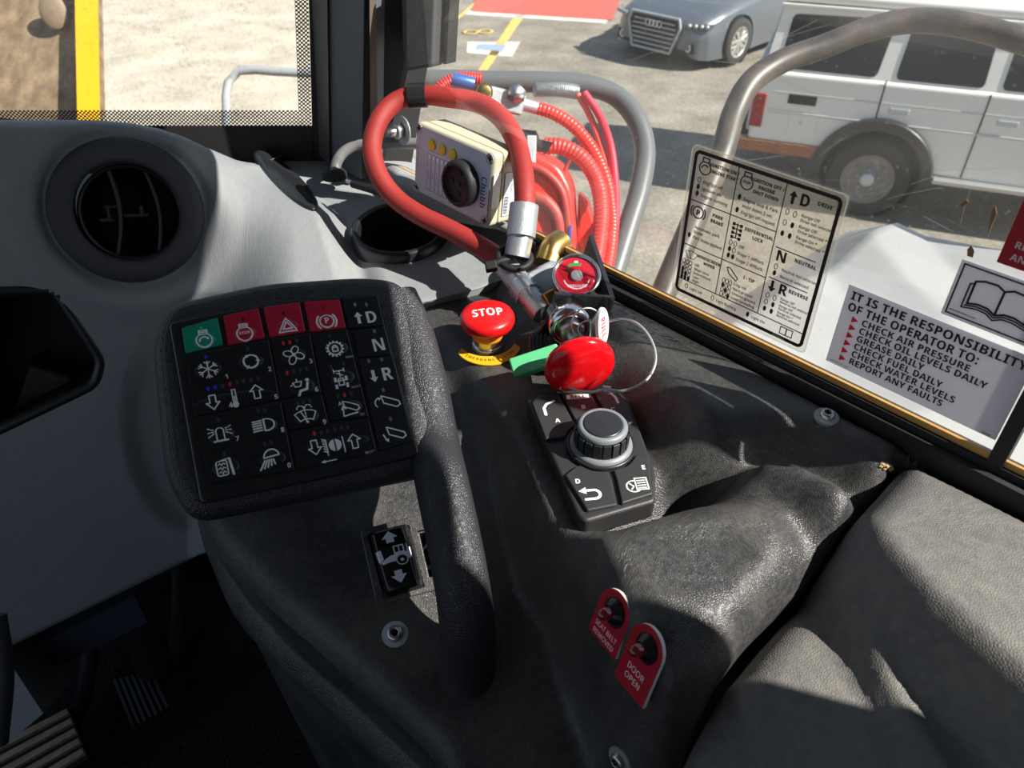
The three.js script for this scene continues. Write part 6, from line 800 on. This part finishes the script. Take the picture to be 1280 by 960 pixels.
{
  // dark sedan seen from its front; x = 0 is the nose, the body runs to x = -4.9; its near flank is at z = -0.94
  const mid = atG(757, 48, 0.2).lerp(atG(880, 78, 0.2), 0.5), F = carFrame(mid.x, mid.z, -0.72, 0.694), t = thing('grey_sedan', 'dark grey sedan with a wide grille parked at the top of the view', 'car'), P = (g) => put(g, F);
  // stations: x, half width, sill height, belt height, crown height
  const st = [[0.0, 0.60, 0.30, 0.50, 0.56], [-0.02, 0.66, 0.22, 0.62, 0.66], [-0.08, 0.76, 0.18, 0.66, 0.70], [-0.22, 0.86, 0.16, 0.70, 0.76], [-0.5, 0.93, 0.16, 0.77, 0.85], [-0.9, 0.95, 0.17, 0.83, 0.92], [-1.5, 0.94, 0.18, 0.92, 1.0], [-2.2, 0.94, 0.18, 0.95, 1.0], [-3.4, 0.94, 0.18, 0.97, 1.02], [-4.3, 0.92, 0.2, 0.98, 1.05], [-4.75, 0.84, 0.25, 0.95, 1.0], [-4.9, 0.7, 0.35, 0.9, 0.92]];
  const N = 36, body = grid(N, (st.length - 1) * 4, (i, j) => { const q = j / 4, k = Math.min(st.length - 2, Math.floor(q)), s = q - k, S = st[k].map((v, a) => lerp(v, st[k + 1][a], s)); const a = i / N * Math.PI; const c = -Math.cos(a), y = Math.sin(a); const z = Math.sign(c) * Math.pow(Math.abs(c), 0.35) * S[1], yy = S[2] + (S[4] - S[2]) * Math.pow(y, 0.45) * (y < 0.5 ? (S[3] - S[2]) / (S[4] - S[2]) * 1.02 : 1); return V(S[0], Math.min(yy, S[4]), z); });
  const nose = solid(Array.from({ length: N + 1 }, (_, i) => { const p = body.attributes.position; return V(p.getX(i), p.getY(i), p.getZ(i)); }), [Array.from({ length: N + 1 }, (_, i) => i)]);
  part(t, 'body', P(merge([body, nose])), M.cargrey);
  const gs = [[-1.35, 0.80, 0.98], [-2.05, 0.66, 1.36], [-2.7, 0.64, 1.41], [-3.4, 0.64, 1.34], [-4.4, 0.72, 1.02]];
  part(t, 'cabin_glass', P(grid(16, 16, (i, j) => { const q = j / 4, k = Math.min(3, Math.floor(q)), s = q - k, S = gs[k].map((v, a) => lerp(v, gs[k + 1][a], s)); const a = i / 16 * Math.PI, c = -Math.cos(a); return V(S[0], 0.9 + (S[2] - 0.9) * Math.pow(Math.sin(a), 0.5), Math.sign(c) * Math.pow(Math.abs(c), 0.5) * lerp(0.84, S[1], Math.sin(a))); })), M.carglass);
  part(t, 'roof', P(box(1.5, 0.05, 1.1, 0.02, 3).translate(-2.8, 1.40, 0)), M.cargrey);
  const nf = frame(F.pt(0.03, 0, 0), F.pt(1, 0.1, 0).sub(F.pt(0, 0, 0)), F.pt(0, 0, -1).sub(F.pt(0, 0, 0)));
  const trap = (a, b, y0, y1) => [[-a, y0], [a, y0], [b * 1.0, y1 - 0.12], [b * 0.92, y1], [-b * 0.92, y1], [-b, y1 - 0.12]];
  const gr = part(t, 'grille', put(slab(trap(0.34, 0.46, 0.24, 0.68), 0.12, 0.01).translate(0, 0, 0.05), nf), M.dark); { const q = trap(0.36, 0.48, 0.22, 0.70), bars = q.map((p, i) => { const n = q[(i + 1) % q.length]; return tube([V(p[0], p[1], 0.058), V(n[0], n[1], 0.058)], 0.02, { seg: 1, rad: 8 }); }); part(gr, 'grille_frame', put(merge(bars), nf), mat({ color: lin(0.38, 0.4, 0.42), roughness: 0.35 })); }
  for (let k = 0; k < 6; k++) part(gr, 'grille_slat', put(box(0.82 - Math.abs(k - 3.4) * 0.035, 0.016, 0.02, 0.004).translate(0, 0.29 + k * 0.065, 0.056), nf), M.zinc);
  for (let k = 0; k < 4; k++) part(gr, 'emblem_ring', put(new THREE.TorusGeometry(0.045, 0.008, 8, 28).translate(-0.1 + k * 0.068, 0.585, 0.078), nf), M.chrome);
  for (const s of [-1, 1]) {
    const lf = frame(F.pt(-0.10, 0.63, -s * 0.69), F.pt(0.85, 0.45, -s * 0.42).sub(F.pt(0, 0, 0)), F.pt(-0.45 * 1, 0, -s * 0.9).sub(F.pt(0, 0, 0)));
    const hl = part(t, 'headlamp', put(slab(roundPoly([[-0.2, -0.05], [0.18, -0.035], [0.25, 0.045], [-0.2, 0.035]], 0.03), 0.05, 0.01).translate(0, 0, 0.015), lf), mat({ color: lin(0.1, 0.11, 0.12), roughness: 0.12 })); for (const a of [-0.12, -0.03, 0.06, 0.14]) part(hl, 'lamp_lens', put(new THREE.SphereGeometry(0.03, 16, 10).translate(a, -0.002, 0.012), lf), M.alloy);
    part(t, 'lower_intake', put(slab(roundPoly([[s * 0.45, 0.23], [s * 0.74, 0.27], [s * 0.72, 0.42], [s * 0.50, 0.38]], 0.03), 0.05, 0.008).translate(0, 0, -0.02), nf), M.dark); part(t, 'fog_lamp', put(new THREE.TorusGeometry(0.045, 0.012, 8, 24).translate(s * 0.62, 0.335, -0.012), nf), M.chrome);
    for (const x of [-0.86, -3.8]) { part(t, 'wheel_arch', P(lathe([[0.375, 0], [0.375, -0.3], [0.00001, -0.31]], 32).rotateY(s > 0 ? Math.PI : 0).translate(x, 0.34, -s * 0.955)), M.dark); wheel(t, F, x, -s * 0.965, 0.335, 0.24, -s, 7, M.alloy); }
  }
  part(t, 'bonnet_crease', P(merge([tube([V(-0.25, 0.755, -0.42), V(-0.9, 0.905, -0.52), V(-1.4, 0.985, -0.58)], 0.008, { seg: 12, rad: 6 }), tube([V(-0.25, 0.755, 0.42), V(-0.9, 0.905, 0.52), V(-1.4, 0.985, 0.58)], 0.008, { seg: 12, rad: 6 })])), M.cargrey);
}

{ // crumbs in the gap, a dried smear on the glass
  const t = thing('crumbs', 'pale crumbs of dirt at the corner gap between console and grey cover', 'crumbs'); t.userData.kind = 'stuff'; seed = 5; const l = []; for (let i = 0; i < 9; i++) { const c = onCon(1096 + rnd() * 18, 590 - rnd() * 8 - i * 0.4).p; l.push(new THREE.IcosahedronGeometry(0.0012 + rnd() * 0.0012, 0).scale(1, 0.7, 1).translate(c.x, c.y + 0.001, c.z)); } part(t, 'crumb', merge(l), mat({ color: lin(0.55, 0.38, 0.2), roughness: 0.9 }));
  const sm = thing('dirt_smear', 'small brown dried smear on the window above the open book sticker', 'smear'), h = (l2) => l2.map((p) => WF.hit(...p)); part(sm, 'smear', put(merge([slab(h([[1240, 262], [1244, 258], [1246, 268], [1240, 280], [1234, 298], [1237, 280]]), 0.0003, 0), slab(h([[1209, 312], [1214, 306], [1218, 314], [1216, 322], [1209, 320]]), 0.0003, 0), slab(h([[1200, 255], [1208, 250], [1211, 253], [1202, 259]]), 0.0003, 0)]), WF), mat({ color: lin(0.3, 0.18, 0.09), roughness: 0.9 }));
}

rebase();
scene.traverse((o) => { if (o.isMesh) o.castShadow = o.receiveShadow = true; });
renderer.render(scene, camera);
